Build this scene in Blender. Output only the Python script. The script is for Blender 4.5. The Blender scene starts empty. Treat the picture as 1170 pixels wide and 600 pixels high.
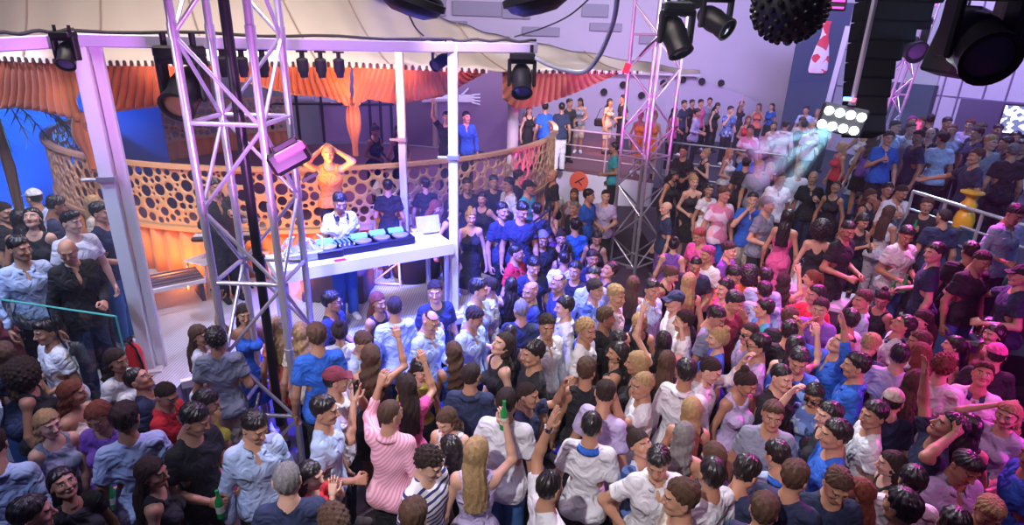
import bpy, math, random
import numpy as np
from mathutils import Vector, Matrix
random.seed(7); rng=np.random.default_rng(7)
SC=bpy.context.scene; COL=SC.collection
PI=math.pi
# ------------------------------------------------------------------ camera
CZ=4.4; FPX=675.0
_d=np.array([530-585,2050-300,FPX],float); _d/=np.linalg.norm(_d)
_up=-_d; _y=np.array([0,0,1.0]); _y=_y-_up*_y.dot(_up); _y/=np.linalg.norm(_y)
CM=np.array([np.cross(_y,_up),_y,_up])
def ray(px,py):
    w=CM@np.array([px-585,py-300,FPX]); return w/np.linalg.norm(w)
def onz(px,py,z):
    r=ray(px,py); return Vector((np.array([0,0,CZ])+r*((z-CZ)/r[2])).tolist())
def ony(px,py,y):
    r=ray(px,py); return Vector((np.array([0,0,CZ])+r*(y/r[1])).tolist())
cam=bpy.data.cameras.new('camera'); camo=bpy.data.objects.new('camera',cam); COL.objects.link(camo)
cam.sensor_width=36; cam.sensor_fit='HORIZONTAL'; cam.lens=36*FPX/1170; cam.clip_end=200
R=Matrix([[CM[i][0],-CM[i][1],-CM[i][2]] for i in range(3)]).to_4x4()
camo.matrix_world=Matrix.Translation((0,0,CZ))@R
SC.camera=camo
# ------------------------------------------------------------------ materials
MATS={}
def mat(name,col,rough=.6,metal=0,emit=None,es=0,bump=0,bs=60,noise=0,ns=4,alpha=1,trans=0,sheen=0,stripe=None,spec=.5):
    if name in MATS: return MATS[name]
    m=bpy.data.materials.new(name); m.use_nodes=True; nt=m.node_tree; N=nt.nodes; L=nt.links
    b=N['Principled BSDF']; b.inputs['Base Color'].default_value=(*col,1); b.inputs['Roughness'].default_value=rough
    b.inputs['Metallic'].default_value=metal; b.inputs['Specular IOR Level'].default_value=spec
    if emit: b.inputs['Emission Color'].default_value=(*emit,1); b.inputs['Emission Strength'].default_value=es
    if trans: b.inputs['Transmission Weight'].default_value=trans
    if alpha<1: b.inputs['Alpha'].default_value=alpha
    if sheen: b.inputs['Sheen Weight'].default_value=sheen
    tc=None
    def coord():
        t=N.new('ShaderNodeTexCoord'); return t.outputs['Object']
    if noise or bump or stripe: tc=coord()
    if noise:
        n=N.new('ShaderNodeTexNoise'); n.inputs['Scale'].default_value=ns; n.inputs['Detail'].default_value=5; L.new(tc,n.inputs['Vector'])
        mx=N.new('ShaderNodeMix'); mx.data_type='RGBA'; L.new(n.outputs['Fac'],mx.inputs[0])
        mx.inputs[6].default_value=(*[c*(1-noise) for c in col],1); mx.inputs[7].default_value=(*[min(1,c*(1+noise)) for c in col],1)
        L.new(mx.outputs[2],b.inputs['Base Color'])
    if stripe:
        c2,scale,axis,thr=stripe
        w=N.new('ShaderNodeTexWave'); w.bands_direction=axis; w.inputs['Scale'].default_value=scale; w.inputs['Distortion'].default_value=.6; w.inputs['Detail'].default_value=1; L.new(tc,w.inputs['Vector'])
        r=N.new('ShaderNodeValToRGB'); r.color_ramp.elements[0].position=thr-.05; r.color_ramp.elements[1].position=thr+.05
        r.color_ramp.elements[0].color=(*col,1); r.color_ramp.elements[1].color=(*c2,1); L.new(w.outputs['Fac'],r.inputs[0]); L.new(r.outputs[0],b.inputs['Base Color'])
    if bump:
        n=N.new('ShaderNodeTexNoise'); n.inputs['Scale'].default_value=bs; n.inputs['Detail'].default_value=3; L.new(tc,n.inputs['Vector'])
        bp=N.new('ShaderNodeBump'); bp.inputs['Strength'].default_value=bump; bp.inputs['Distance'].default_value=.01; L.new(n.outputs['Fac'],bp.inputs['Height']); L.new(bp.outputs[0],b.inputs['Normal'])
    MATS[name]=m; return m
def blotch(name,col,cols,scale=9):
    if name in MATS: return MATS[name]
    m=mat(name,col,.85); nt=m.node_tree; N=nt.nodes; L=nt.links
    t=N.new('ShaderNodeTexCoord'); v=N.new('ShaderNodeTexVoronoi'); v.inputs['Scale'].default_value=scale; L.new(t.outputs['Object'],v.inputs['Vector'])
    n=N.new('ShaderNodeSeparateColor'); L.new(v.outputs['Color'],n.inputs[0])
    r=N.new('ShaderNodeValToRGB'); r.color_ramp.interpolation='CONSTANT'; e=r.color_ramp.elements
    e[0].color=(*col,1); e[1].position=.5; e[1].color=(*cols[0],1)
    for i,c in enumerate(cols[1:]):
        x=e.new(.5+.5*(i+1)/len(cols)); x.color=(*c,1)
    L.new(n.outputs[0],r.inputs[0]); L.new(r.outputs[0],m.node_tree.nodes['Principled BSDF'].inputs['Base Color']); return m
# ------------------------------------------------------------------ object helpers
def link(o,parent=None):
    COL.objects.link(o)
    if parent is not None: o.parent=parent
    return o
def mesh_np(name,V,Fq,mats=None,mi=None,smooth=True):
    me=bpy.data.meshes.new(name); V=np.asarray(V,np.float32); Fq=np.asarray(Fq,np.int32)
    n=len(Fq); k=Fq.shape[1]
    me.vertices.add(len(V)); me.vertices.foreach_set('co',V.ravel())
    me.loops.add(n*k); me.loops.foreach_set('vertex_index',Fq.ravel())
    me.polygons.add(n); me.polygons.foreach_set('loop_start',np.arange(0,n*k,k,dtype=np.int32))
    if mats: 
        for m in mats: me.materials.append(m)
    if mi is not None: me.polygons.foreach_set('material_index',np.asarray(mi,np.int32))
    me.polygons.foreach_set('use_smooth',np.full(n,smooth))
    me.update(calc_edges=True); me.validate(); return me
class MB:
    def __init__(s): s.v=[]; s.f=[]; s.m=[]
    def add(s,vs,fs,m=0):
        o=len(s.v); s.v+= [tuple(v) for v in vs]; s.f+=[tuple(i+o for i in f) for f in fs]; s.m+=[m]*len(fs)
    def box(s,c,d,rot=None,m=0,bev=0):
        x,y,z=[a/2 for a in d]; b=min(bev,x*.9,y*.9,z*.9)
        if b<=0:
            P=[(i*x,j*y,k*z) for i in(-1,1) for j in(-1,1) for k in(-1,1)]
            F=[(0,1,3,2),(4,6,7,5),(0,4,5,1),(2,3,7,6),(0,2,6,4),(1,5,7,3)]
        else:
            P=[];idx={}
            for i in(-1,1):
                for j in(-1,1):
                    for k in(-1,1):
                        for ax in range(3):
                            q=[i*(x-b),j*(y-b),k*(z-b)]; q[ax]=(i*x,j*y,k*z)[ax]; idx[(i,j,k,ax)]=len(P); P.append(tuple(q))
            F=[]
            for ax in range(3):
                o=[a for a in range(3) if a!=ax]
                for sgn in(-1,1):
                    q=[]
                    for a,bb in((-1,-1),(1,-1),(1,1),(-1,1)):
                        t=[0,0,0]; t[ax]=sgn; t[o[0]]=a; t[o[1]]=bb; q.append(idx[(*t,ax)])
                    if (sgn>0)==(ax==1): q.reverse()
                    F.append(tuple(q))
            for ax in range(3):
                o=[a for a in range(3) if a!=ax]
                for a in(-1,1):
                    for bb in(-1,1):
                        q=[]
                        for e,pl in((-1,o[0]),(1,o[0]),(1,o[1]),(-1,o[1])):
                            t=[0,0,0]; t[ax]=e; t[o[0]]=a; t[o[1]]=bb; q.append(idx[(*t,pl)])
                        F.append(tuple(q))
            for i in(-1,1):
                for j in(-1,1):
                    for k in(-1,1): F.append((idx[(i,j,k,0)],idx[(i,j,k,1)],idx[(i,j,k,2)]))
        Mx=(rot.to_matrix() if hasattr(rot,'to_matrix') else rot) if rot is not None else None
        P=[(Mx@Vector(p) if Mx is not None else Vector(p))+Vector(c) for p in P]; s.add(P,F,m)
    def tube(s,a,b,r,r2=None,n=10,m=0,cap=True):
        a=Vector(a);b=Vector(b); r2=r if r2 is None else r2; d=(b-a)
        if d.length<1e-6: return
        q=d.to_track_quat('Z','Y'); P=[]
        for p,rr in((a,r),(b,r2)):
            for i in range(n): t=2*PI*i/n; P.append(p+q@Vector((math.cos(t)*rr,math.sin(t)*rr,0)))
        F=[(i,(i+1)%n,n+(i+1)%n,n+i) for i in range(n)]
        if cap: F+=[tuple(range(n))[::-1],tuple(range(n,2*n))]
        s.add(P,F,m)
    def path(s,pts,r,n=8,m=0):
        pts=[Vector(p) for p in pts]; P=[];F=[]
        for k,p in enumerate(pts):
            d=(pts[min(k+1,len(pts)-1)]-pts[max(k-1,0)]); q=d.to_track_quat('Z','Y')
            for i in range(n): t=2*PI*i/n; P.append(p+q@Vector((math.cos(t)*r,math.sin(t)*r,0)))
        for k in range(len(pts)-1):
            for i in range(n): F.append((k*n+i,k*n+(i+1)%n,(k+1)*n+(i+1)%n,(k+1)*n+i))
        F+=[tuple(range(n))[::-1],tuple(range(len(P)-n,len(P)))]; s.add(P,F,m)
    def lathe(s,c,prof,n=20,rot=None,m=0,sx=1,sy=1):
        P=[];F=[];Mx=(rot.to_matrix() if hasattr(rot,'to_matrix') else rot) if rot is not None else None
        for r,z in prof:
            for i in range(n):
                t=2*PI*i/n; p=Vector((math.cos(t)*r*sx,math.sin(t)*r*sy,z)); P.append((Mx@p if Mx is not None else p)+Vector(c))
        k=len(prof)
        for j in range(k-1):
            for i in range(n): F.append((j*n+i,j*n+(i+1)%n,(j+1)*n+(i+1)%n,(j+1)*n+i))
        F+=[tuple(range(n))[::-1],tuple(range((k-1)*n,k*n))]; s.add(P,F,m)
    def prism(s,poly,z0,z1,m=0):
        n=len(poly); P=[(x,y,z0) for x,y in poly]+[(x,y,z1) for x,y in poly]
        F=[tuple(range(n))[::-1],tuple(range(n,2*n))]+[(i,(i+1)%n,n+(i+1)%n,n+i) for i in range(n)]; s.add(P,F,m)
    def build(s,name,mats,parent=None,smooth=False,ang=40):
        me=bpy.data.meshes.new(name); me.from_pydata(s.v,[],s.f); 
        if not isinstance(mats,(list,tuple)): mats=[mats]
        for mm in mats: me.materials.append(mm)
        me.polygons.foreach_set('material_index',s.m)
        if smooth: 
            me.polygons.foreach_set('use_smooth',[True]*len(s.f))
            try: me.set_sharp_from_angle(angle=math.radians(ang))
            except Exception: pass
        me.update(); return link(bpy.data.objects.new(name,me),parent)
def tag(o,label,cat,group=None):
    o['label']=label; o['category']=cat
    if group: o['group']=group
    return o
def struct(o): o['kind']='structure'; return o
def thing(name,label,cat,loc=(0,0,0),rz=0,group=None,rot=None):
    o=bpy.data.objects.new(name,None); o.empty_display_size=.1; COL.objects.link(o); o.location=loc
    o.rotation_euler=rot if rot is not None else (0,0,rz); return tag(o,label,cat,group)
def copy_tree(o,parent=None):
    c=o.copy(); COL.objects.link(c); c.parent=parent
    for ch in list(o.children): copy_tree(ch,c)
    return c
# ------------------------------------------------------------------ SDF
def smin(a,b,k):
    h=np.clip(.5+.5*(b-a)/k,0,1); return b+(a-b)*h-k*h*(1-h)
class Grid:
    def __init__(s,lo,hi,h):
        s.lo=np.array(lo,np.float32); s.h=h; n=np.ceil((np.array(hi)-s.lo)/h).astype(int)+1
        s.ax=[(s.lo[i]+h*np.arange(n[i])).astype(np.float32) for i in range(3)]
        s.F=np.full(tuple(n),1.0,np.float32)
    def sl(s,lo,hi):
        return tuple(slice(max(0,int((lo[i]-s.lo[i])/s.h)),min(len(s.ax[i]),int((hi[i]-s.lo[i])/s.h)+2)) for i in range(3))
    def co(s,S): return s.ax[0][S[0]][:,None,None],s.ax[1][S[1]][None,:,None],s.ax[2][S[2]][None,None,:]
    def cone(s,a,b,ra,rb,k=.03,ys=1.0,grow=0,op='u'):
        a=np.array(a,float);b=np.array(b,float); R=max(ra,rb)+grow+.1
        S=s.sl(np.minimum(a,b)-R,np.maximum(a,b)+R); X,Y,Z=s.co(S)
        if 0 in s.F[S].shape: return
        ax,ay,az=a;bx,by,bz=b; vx,vy,vz=bx-ax,(by-ay)*ys,bz-az; L2=vx*vx+vy*vy+vz*vz+1e-9
        px,py,pz=X-ax,(Y-ay)*ys,Z-az
        t=np.clip((px*vx+py*vy+pz*vz)/L2,0,1)
        d=np.sqrt((px-t*vx)**2+(py-t*vy)**2+(pz-t*vz)**2)-(ra+(rb-ra)*t)-grow
        s.put(S,d,k,op)
    def ell(s,c,r,k=.02,grow=0,op='u'):
        r=np.array(r,float)+grow; c=np.array(c,float); S=s.sl(c-r-.1,c+r+.1); X,Y,Z=s.co(S)
        if 0 in s.F[S].shape: return
        q=np.sqrt(((X-c[0])/r[0])**2+((Y-c[1])/r[1])**2+((Z-c[2])/r[2])**2); s.put(S,(q-1)*r.min(),k,op)
    def put(s,S,d,k,op):
        if op=='u': s.F[S]=smin(s.F[S],d,k)
        else: s.F[S]=-smin(-s.F[S],d,k) if k>0 else np.maximum(s.F[S],-d)
    def full(s): return s.co((slice(None),)*3)
def nets(g):
    F=g.F; ins=F<0
    c=np.zeros(tuple(n-1 for n in F.shape),np.uint8)
    for i in(0,1):
        for j in(0,1):
            for k in(0,1): c+=ins[i:F.shape[0]-1+i,j:F.shape[1]-1+j,k:F.shape[2]-1+k]
    act=(c>0)&(c<8); I=np.argwhere(act); idx=np.full(act.shape,-1,np.int32); idx[act]=np.arange(len(I))
    acc=np.zeros((len(I),3)); cnt=np.zeros(len(I))
    for ax in range(3):
        o=[a for a in range(3) if a!=ax]
        for u in(0,1):
            for v in(0,1):
                p0=I.copy(); p0[:,o[0]]+=u; p0[:,o[1]]+=v; p1=p0.copy(); p1[:,ax]+=1
                f0=F[tuple(p0.T)]; f1=F[tuple(p1.T)]; m=(f0<0)!=(f1<0); t=f0[m]/(f0[m]-f1[m])
                q=p0[m].astype(float); q[:,ax]+=t; acc[m]+=q; cnt[m]+=1
    V=g.lo+g.h*(acc/cnt[:,None]); Q=[]
    for ax in range(3):
        o=[(ax+1)%3,(ax+2)%3]; sl0=[slice(None)]*3; sl1=[slice(None)]*3; sl0[ax]=slice(0,-1); sl1[ax]=slice(1,None)
        a=ins[tuple(sl0)]; b=ins[tuple(sl1)]; E=np.argwhere(a!=b)
        E=E[(E[:,o[0]]>0)&(E[:,o[1]]>0)&(E[:,o[0]]<F.shape[o[0]]-1)&(E[:,o[1]]<F.shape[o[1]]-1)]
        fl=a[tuple(E.T)]
        def cell(du,dv):
            e=E.copy(); e[:,o[0]]-=du; e[:,o[1]]-=dv; return idx[tuple(e.T)]
        q=np.stack([cell(1,1),cell(0,1),cell(0,0),cell(1,0)],1); q[~fl]=q[~fl][:,::-1]; Q.append(q)
    return V.astype(np.float32),np.concatenate(Q)
def xf(V,Rm,piv,off=(0,0,0)):
    return (V-np.array(piv))@np.array(Rm).T+np.array(piv)+np.array(off)
def rotm(yaw=0,pitch=0,roll=0):
    return (Matrix.Rotation(yaw,3,'Z')@Matrix.Rotation(pitch,3,'X')@Matrix.Rotation(roll,3,'Y'))
# ------------------------------------------------------------------ people
ARM={'n':((.245,.03,1.13),(.265,-.05,.88)),'f':((.24,.04,1.15),(.13,-.23,1.10)),'d':((.25,-.02,1.15),(.11,-.22,1.31)),
 'c':((.25,-.17,1.24),(.075,-.17,1.50)),'u':((.31,-.06,1.66),(.27,-.12,1.93)),'r':((.30,-.19,1.44),(.24,-.27,1.70)),
 'h':((.37,.08,1.20),(.19,-.04,1.02)),'b':((.33,-.14,1.56),(.12,.05,1.68)),'o':((.42,-.10,1.27),(.50,-.33,1.20)),
 'k':((.25,-.06,1.17),(.035,-.28,1.33)),'x':((.24,-.05,1.15),(-.08,-.17,1.18))}
HANDK={'n':'relax','f':'grip','d':'grip','c':'open','u':'open','r':'relax','h':'open','b':'open','o':'open','k':'open','x':'relax'}
def dims(sex):
    if sex=='m': return dict(sh=.152,hip=.080,wr=.116,cr=.140,pr=.110,ua=.047,ub=.039,fa=.039,fb=.027,th=.080,kn=.056,cf=.054,an=.036,nk=.058)
    return dict(sh=.137,hip=.084,wr=.099,cr=.119,pr=.117,ua=.038,ub=.034,fa=.034,fb=.024,th=.088,kn=.052,cf=.05,an=.032,nk=.047)
def armpts(sex,a,s):
    d=dims(sex); e,w=ARM[a]; k=d['sh']/.185; k=1-(1-k)*.6
    sh=np.array([s*d['sh'],0,1.425]); return sh,np.array([s*e[0]*(.5+.5*k),e[1],e[2]]),np.array([s*w[0]*(.5+.5*k),w[1],w[2]])
def torso(g,sex,gr=0,loose=0,k=.05):
    d=dims(sex)
    g.cone((0,.005,1.02),(0,.0,1.27),d['wr']+loose,d['cr']+loose*.5,k,1.42,gr)
    g.cone((0,.0,1.27),(0,.01,1.36),d['cr']+loose*.5,d['cr']*.86,k,1.42,gr)
    g.cone((-d['sh']+.03,.005,1.415),(d['sh']-.03,.005,1.415),.062,.062,.06,1.1,gr)
    g.cone((-.045,.01,.96),(.045,.01,.96),d['pr']+loose*.6,d['pr']+loose*.6,k,1.18,gr)
    for s in(-1,1):
        g.ell((s*.07,.07,.93),(.085,.075,.09),.04,gr)
        if sex=='w': g.ell((s*.068,-.088,1.275),(.062,.06,.06),.03,gr)
        else: g.ell((s*.07,-.055,1.32),(.085,.045,.06),.05,gr)
def pt(a,b,t): return a+(b-a)*t
CACHE={}
HEADP=(0,.01,1.555)
def HK(V): return (V-np.array(HEADP))*.94+np.array(HEADP)
def head_mesh(sex):
    key=('head',sex)
    if key in CACHE: return CACHE[key]
    g=Grid((-.11,-.15,1.46),(.11,.13,1.81),.0052); f=sex=='w'
    g.ell((0,.015,1.69),(.078,.096,.095),.02); g.ell((0,-.02,1.655),(.066,.072,.088),.03)
    g.cone((0,-.03,1.60),(0,-.068,1.572),.046 if f else .052,.022 if f else .028,.03)
    for s in(-1,1):
        g.cone((s*.052,.0,1.61),(s*.022,-.062,1.578),.022,.018 if f else .024,.025)
        g.ell((s*.042,-.062,1.642),(.024,.026,.022),.02)
    g.cone((-.035,-.079,1.70),(.035,-.079,1.70),.013,.013,.015)
    for s in(-1,1): g.ell((s*.032,-.104,1.678),(.019,.02,.013),.012,op='s')
    for s in(-1,1): g.ell((s*.031,-.074,1.677),(.0155,.0155,.0135),.004)
    g.cone((0,-.088,1.69),(0,-.117,1.643),.008,.0125,.012); 
    for s in(-1,1): g.ell((s*.012,-.103,1.639),(.0095,.012,.009),.006)
    g.cone((-.019,-.088,1.612),(.019,-.088,1.612),.0085,.0085,.008,1)
    g.ell((0,-.096,1.612),(.014,.010,.009),.006); g.cone((-.02,-.101,1.6115),(.02,-.101,1.6115),.0022,.0022,.003,op='s')
    for s in(-1,1):
        g.ell((s*.082,.014,1.66),(.011,.022,.033),.006); g.ell((s*.093,.008,1.662),(.007,.012,.018),.004,op='s')
    g.cone((0,.02,1.47),(0,.012,1.60),dims(sex)['nk'],dims(sex)['nk']*.95,.02)
    V,Q=nets(g); C=V[Q].mean(1); mi=np.zeros(len(Q),np.int32)
    for s in(-1,1):
        dd=np.sqrt(((C[:,0]-s*.031)/1.25)**2+(C[:,1]+.084)**2*.3+((C[:,2]-1.677)*1.5)**2); fr=C[:,1]<-.072
        mi[(dd<.0115)&fr]=1
        di=np.hypot(C[:,0]-s*.031,C[:,2]-1.677); mi[(di<.0062)&fr]=2
        mi[(np.abs(C[:,0]-s*.034)<.021)&(np.abs(C[:,2]-(1.703-.1*np.abs(C[:,0]-s*.03)))<.0042)&(C[:,1]<-.06)]=4
    mi[(np.abs(C[:,0])<.0255)&(np.abs(C[:,2]-1.612)<.0095-.15*np.abs(C[:,0]))&(C[:,1]<-.088)]=3
    CACHE[key]=(V,Q,mi); return CACHE[key]
def hand_mesh(kind):
    key=('hand',kind)
    if key in CACHE: return CACHE[key]
    # wrist at origin, fingers towards -Z, palm faces -Y, thumb on +X
    g=Grid((-.075,-.13,-.215),(.105,.06,.03),.0046)
    g.cone((0,0,.02),(0,0,-.02),.0245,.026,.01,1.35)
    for i in range(4):
        x=-.03+.02*i; g.cone((x*.55,0,-.02),(x,-.002,-.088),.0175,.0125,.012)
    curl={'relax':(.35,.55,.5),'grip':(.95,1.2,.8),'open':(.08,.12,.1),'point':(.05,.05,.05)}[kind]
    spread={'open':.11}.get(kind,.02); lens=[.060,.075,.080,.070]
    for i in range(4):
        x=-.03+.02*i; p=np.array([x,-.002,-.088]); a=0; sp=(i-1.5)*spread; cc=curl
        if kind=='point' and i<3: cc=(1.1,1.3,.9)
        ll=lens[i]; r=.0092
        for q,(fr,c) in enumerate(zip((.45,.32,.25),cc)):
            a+=c; dr=np.array([math.sin(sp)*math.cos(a),-math.sin(a),-math.cos(a)*math.cos(sp)]); n=p+dr*ll*fr
            g.cone(p,n,r,r*.92,.003); p=n; r*=.92
    t0=np.array([.02,-.006,-.028]); tc=.9 if kind in('grip','relax') else .25
    t1=t0+np.array([.034,-.010-.012*tc,-.022]); t2=t1+np.array([.016-.02*tc,-.012*tc-.004,-.03]); t3=t2+np.array([.006-.018*tc,-.008*tc,-.022])
    g.cone(t0,t1,.015,.012,.008); g.cone(t1,t2,.0112,.010,.003); g.cone(t2,t3,.0098,.008,.003)
    V,Q=nets(g); CACHE[key]=(V,Q); return CACHE[key]
def body_mesh(sex,arms,hy,hp):
    key=('body',sex,arms,hy,hp)
    if key in CACHE: return CACHE[key]
    bk=('bodybase',sex,arms)
    if bk not in CACHE:
        d=dims(sex); pts=[armpts(sex,arms[0],-1),armpts(sex,arms[1],1)]
        P=np.array([q for p in pts for q in p]); 
        g=Grid((min(P[:,0].min(),-.22)-.09,min(P[:,1].min(),-.2)-.08,-.01),(max(P[:,0].max(),.22)+.09,.2,max(1.6,P[:,2].max()+.06)),.0155)
        torso(g,sex); g.cone((0,.012,1.42),(0,.015,1.54),d['nk']*1.05,d['nk'],.03)
        for s in(-1,1): g.cone((0,.02,1.485),(s*d['sh']*.8,.01,1.43),.045,.04,.04)
        for p in pts:
            sh,e,w=p; g.ell(sh,(.050,.051,.055) if sex=='m' else (.046,.045,.048),.03); g.cone(sh,e,d['ua'],d['ub'],.03)
            g.cone(e,pt(e,w,.3),d['fa'],d['fa']*1.02,.02); g.cone(pt(e,w,.3),w,d['fa'],d['fb'],.02)
        for s in(-1,1):
            h=d['hip']*s; g.cone((h,.01,.90),(h*1.08,-.005,.50),d['th'],d['kn'],.03)
            g.cone((h*1.08,-.005,.50),(h*1.1,.018,.33),d['kn'],d['cf'],.02); g.cone((h*1.1,.018,.33),(h*1.1,.02,.09),d['cf'],d['an'],.02)
            g.cone((h*1.1,.035,.045),(h*1.35,-.16,.03),.042,.032,.03)
        V,Q=nets(g); Vs=[V];Qs=[Q];n=len(V)
        for s,a,p in((-1,arms[0],pts[0]),(1,arms[1],pts[1])):
            sh,e,w=p; hv,hq=hand_mesh(HANDK[a]); k=1.0 if sex=='m' else .88
            dr=Vector((w-e).tolist()).normalized(); z=-dr
            # palm direction: towards midline/front
            pd=Vector((-s,-.15,0)) if a in 'nkcdfu' else Vector((0,-1,.2)); 
            if a in 'f': pd=Vector((-s*.8,0,-.5))
            if a in 'bh': pd=Vector((-s,0,0))
            if a=='u' or a=='r': pd=Vector((-s*.3,-1,0))
            y=-(pd-z*pd.dot(z)).normalized(); x=y.cross(z); Rm=np.array(Matrix((x,y,z)).transposed())
            hv2=hv.copy()*k
            # thumb side: towards front/up
            th=Vector(Rm[:,0].tolist()); want=Vector((0,-1,.6)) if a in 'nfdkx' else Vector((-s,-.2,0)) if a in 'ur' else Vector((-s*.3,-.6,1))
            flip=th.dot(want)<0
            if flip: hv2[:,0]*=-1
            hv2=hv2@Rm.T+w; q=hq[:,::-1] if flip else hq
            Vs.append(hv2); Qs.append(q+n); n+=len(hv2)
        CACHE[bk]=(np.concatenate(Vs),np.concatenate(Qs))
    V,Q=CACHE[bk]; hv,hq,hm=head_mesh(sex); hv=xf(HK(hv),rotm(hy,hp),HEADP)
    me=mesh_np('person_body',np.concatenate([V,hv]),np.concatenate([Q,hq+len(V)]),
        [mat('skin_fair',(.62,.36,.25),.5),mat('eye_white',(.75,.75,.72),.3),mat('iris_dark',(.03,.02,.015),.2),mat('lip',(.42,.13,.11),.4),mat('brow',(.05,.03,.02),.8)],
        np.concatenate([np.zeros(len(Q),int),hm]))
    CACHE[key]=me; return me
# ---- hair
def hairline(X,Y,Z,style):
    xs=np.abs(X)
    zf=np.interp(Y,[-.12,-.085,-.05,-.02,.0,.03,.07,.11],[1.762,1.757,1.735,1.712,1.676,1.640,1.602,1.585]).astype(np.float32)+.006*np.sin(X*150+np.sin(X*60)*2)
    return zf
def hair_mesh(style):
    key=('hair',style)
    if key in CACHE: return CACHE[key]
    wig={'af':(.20,.20,1.44)}.get(style,(.13,.17,1.08 if style in('lg','wv') else 1.3 if style in('pt','bb') else 1.5))
    h=.0062 if style in('sh','bz','qf','bd','bk','cr','cp','bn') else .0085
    g=Grid((-wig[0]-.02,-.15,wig[2]),(wig[0]+.02,wig[1],1.92),h); X,Y,Z=g.full()
    xx=(X/.078);yy=((Y-.015)/.096);zz=((Z-1.69)/.095)
    sk=(np.sqrt(xx**2+yy**2+zz**2)-1)*.085
    ang=np.arctan2(X,Y-.01)
    strand=.0026*np.sin(ang*13+Z*30+Y*20)+.002*np.sin(ang*29-Z*45+X*20)
    lump=lambda a,f:a*np.sin(X*f+1)*np.sin(Y*f+2)*np.sin(Z*f)
    hl=hairline(X,Y,Z,style)
    def cap(t,drop=0): 
        return np.maximum(sk-t-strand,(hl-drop-Z)*.9)
    if style=='sh': F=cap(.004+.020*np.clip((Z-1.665)/.09,0,1)-.006*np.clip((-.06-Y)/.04,0,1))+lump(.004,85)
    elif style=='bz': F=cap(.0035+.006*np.clip((Z-1.68)/.08,0,1))+0*X
    elif style in('bd',): F=np.maximum(cap(.0045),(Z-1.665))
    elif style=='bk': F=np.maximum(cap(.007),-(np.sqrt(X**2+(Y-.0)**2)-.062)*(np.where(Z>1.74,1,-5)))
    elif style=='qf':
        F=cap(.003+.010*np.clip((Z-1.66)/.05,0,1)+.028*np.clip((Z-1.72)/.07,0,1)*np.clip((.03-Y)/.1,0,1))+lump(.003,70)
    elif style=='cr': F=cap(.02)+lump(.010,110)
    elif style=='af':
        F=(np.sqrt((X/.155)**2+((Y-.03)/.155)**2+((Z-1.67)/.175)**2)-1)*.15+lump(.012,95)
        F=np.maximum(F,-( np.sqrt((X/.062)**2+((Y+.14)/.11)**2+((Z-1.63)/.10)**2)-1)*.06)
    elif style in('lg','wv','bb','pt','bn'):
        F=cap(.016,.012)
        face=(np.sqrt((X/.060)**2+((Y+.12)/.115)**2+((Z-1.645)/.095)**2)-1)*.06
        if style in('lg','wv','bb'):
            zb={'lg':1.2,'wv':1.24,'bb':1.47}[style]
            wv=.010*np.sin(Z*60+ang*3) if style=='wv' else .002*np.sin(ang*25)
            wd=.088+(.018 if style=='wv' else .006)*np.clip((1.66-Z)/.3,0,1)
            cy=.028+.035*np.clip((1.62-Z)/.12,0,1)
            sheet=(np.sqrt((X/wd)**2+((Y-cy)/.075)**2)-1)*.075+wv+strand*1.5
            sheet=np.maximum(sheet,np.maximum(Z-1.69,zb+.05*np.abs(np.sin(ang*9))*.4-Z))
            F=np.minimum(F,np.maximum(sheet,0*X))if False else smin(F,sheet,.02)
            F=np.maximum(F,-face)
            # hollow under the chin so the neck and face show
            F=np.maximum(F,-((np.sqrt((X/.066)**2+((Y+.055)/.085)**2)-1)*.06+np.where(Z<1.58,0,1)))
            F=F+lump(.004,80)
        else:
            F=np.maximum(F,-face)
            if style=='bn':
                b=(np.sqrt((X)**2+((Y-.085))**2+((Z-1.785))**2)-.042)+lump(.005,120); F=smin(F,b,.01)
            else:
                t=np.clip((1.75-Z)/.35,0,1); yc=.115+.05*np.sin(t*3); b=np.sqrt(X**2+(Y-yc)**2)-(.032-.016*t)+strand; b=np.maximum(b,np.maximum(Z-1.76,1.40-Z)); F=smin(F,b,.015)
    elif style=='cp':
        F=np.maximum(sk-.016,(1.708-Z-.12*Y*0)*1.0)
        brim=np.maximum(np.sqrt((X/.075)**2+((Y+.105)/.075)**2)*.075-.075,np.abs(Z-1.716+.25*(Y+.1)*-1*.0+.2*(-.09-Y))-.005); brim=np.maximum(brim,Y+.06)
        F=smin(F,brim,.006); 
    g.F=F.astype(np.float32); 
    for a in range(3):
        s0=[slice(None)]*3; s0[a]=0; g.F[tuple(s0)]=1; s0[a]=-1; g.F[tuple(s0)]=1
    V,Q=nets(g); CACHE[key]=(V,Q); return CACHE[key]
def hair_me(style,hy,hp):
    key=('hairme',style,hy,hp)
    if key not in CACHE:
        V,Q=hair_mesh(style); V=HK(V); m0=mat('hair_black',(.012,.009,.008),.38)
        if style in('lg','wv'):
            # long hair hangs: turn fades out below the neck
            V2=xf(V,rotm(hy,hp),HEADP); t=np.clip((1.58-V[:,2])/.16,0,1)[:,None]; V=V2*(1-t)+(V+np.array([0,.02,0]))*t
        else: V=xf(V,rotm(hy,hp),HEADP)
        CACHE[key]=mesh_np('hair',V,Q,[m0])
    return CACHE[key]
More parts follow.
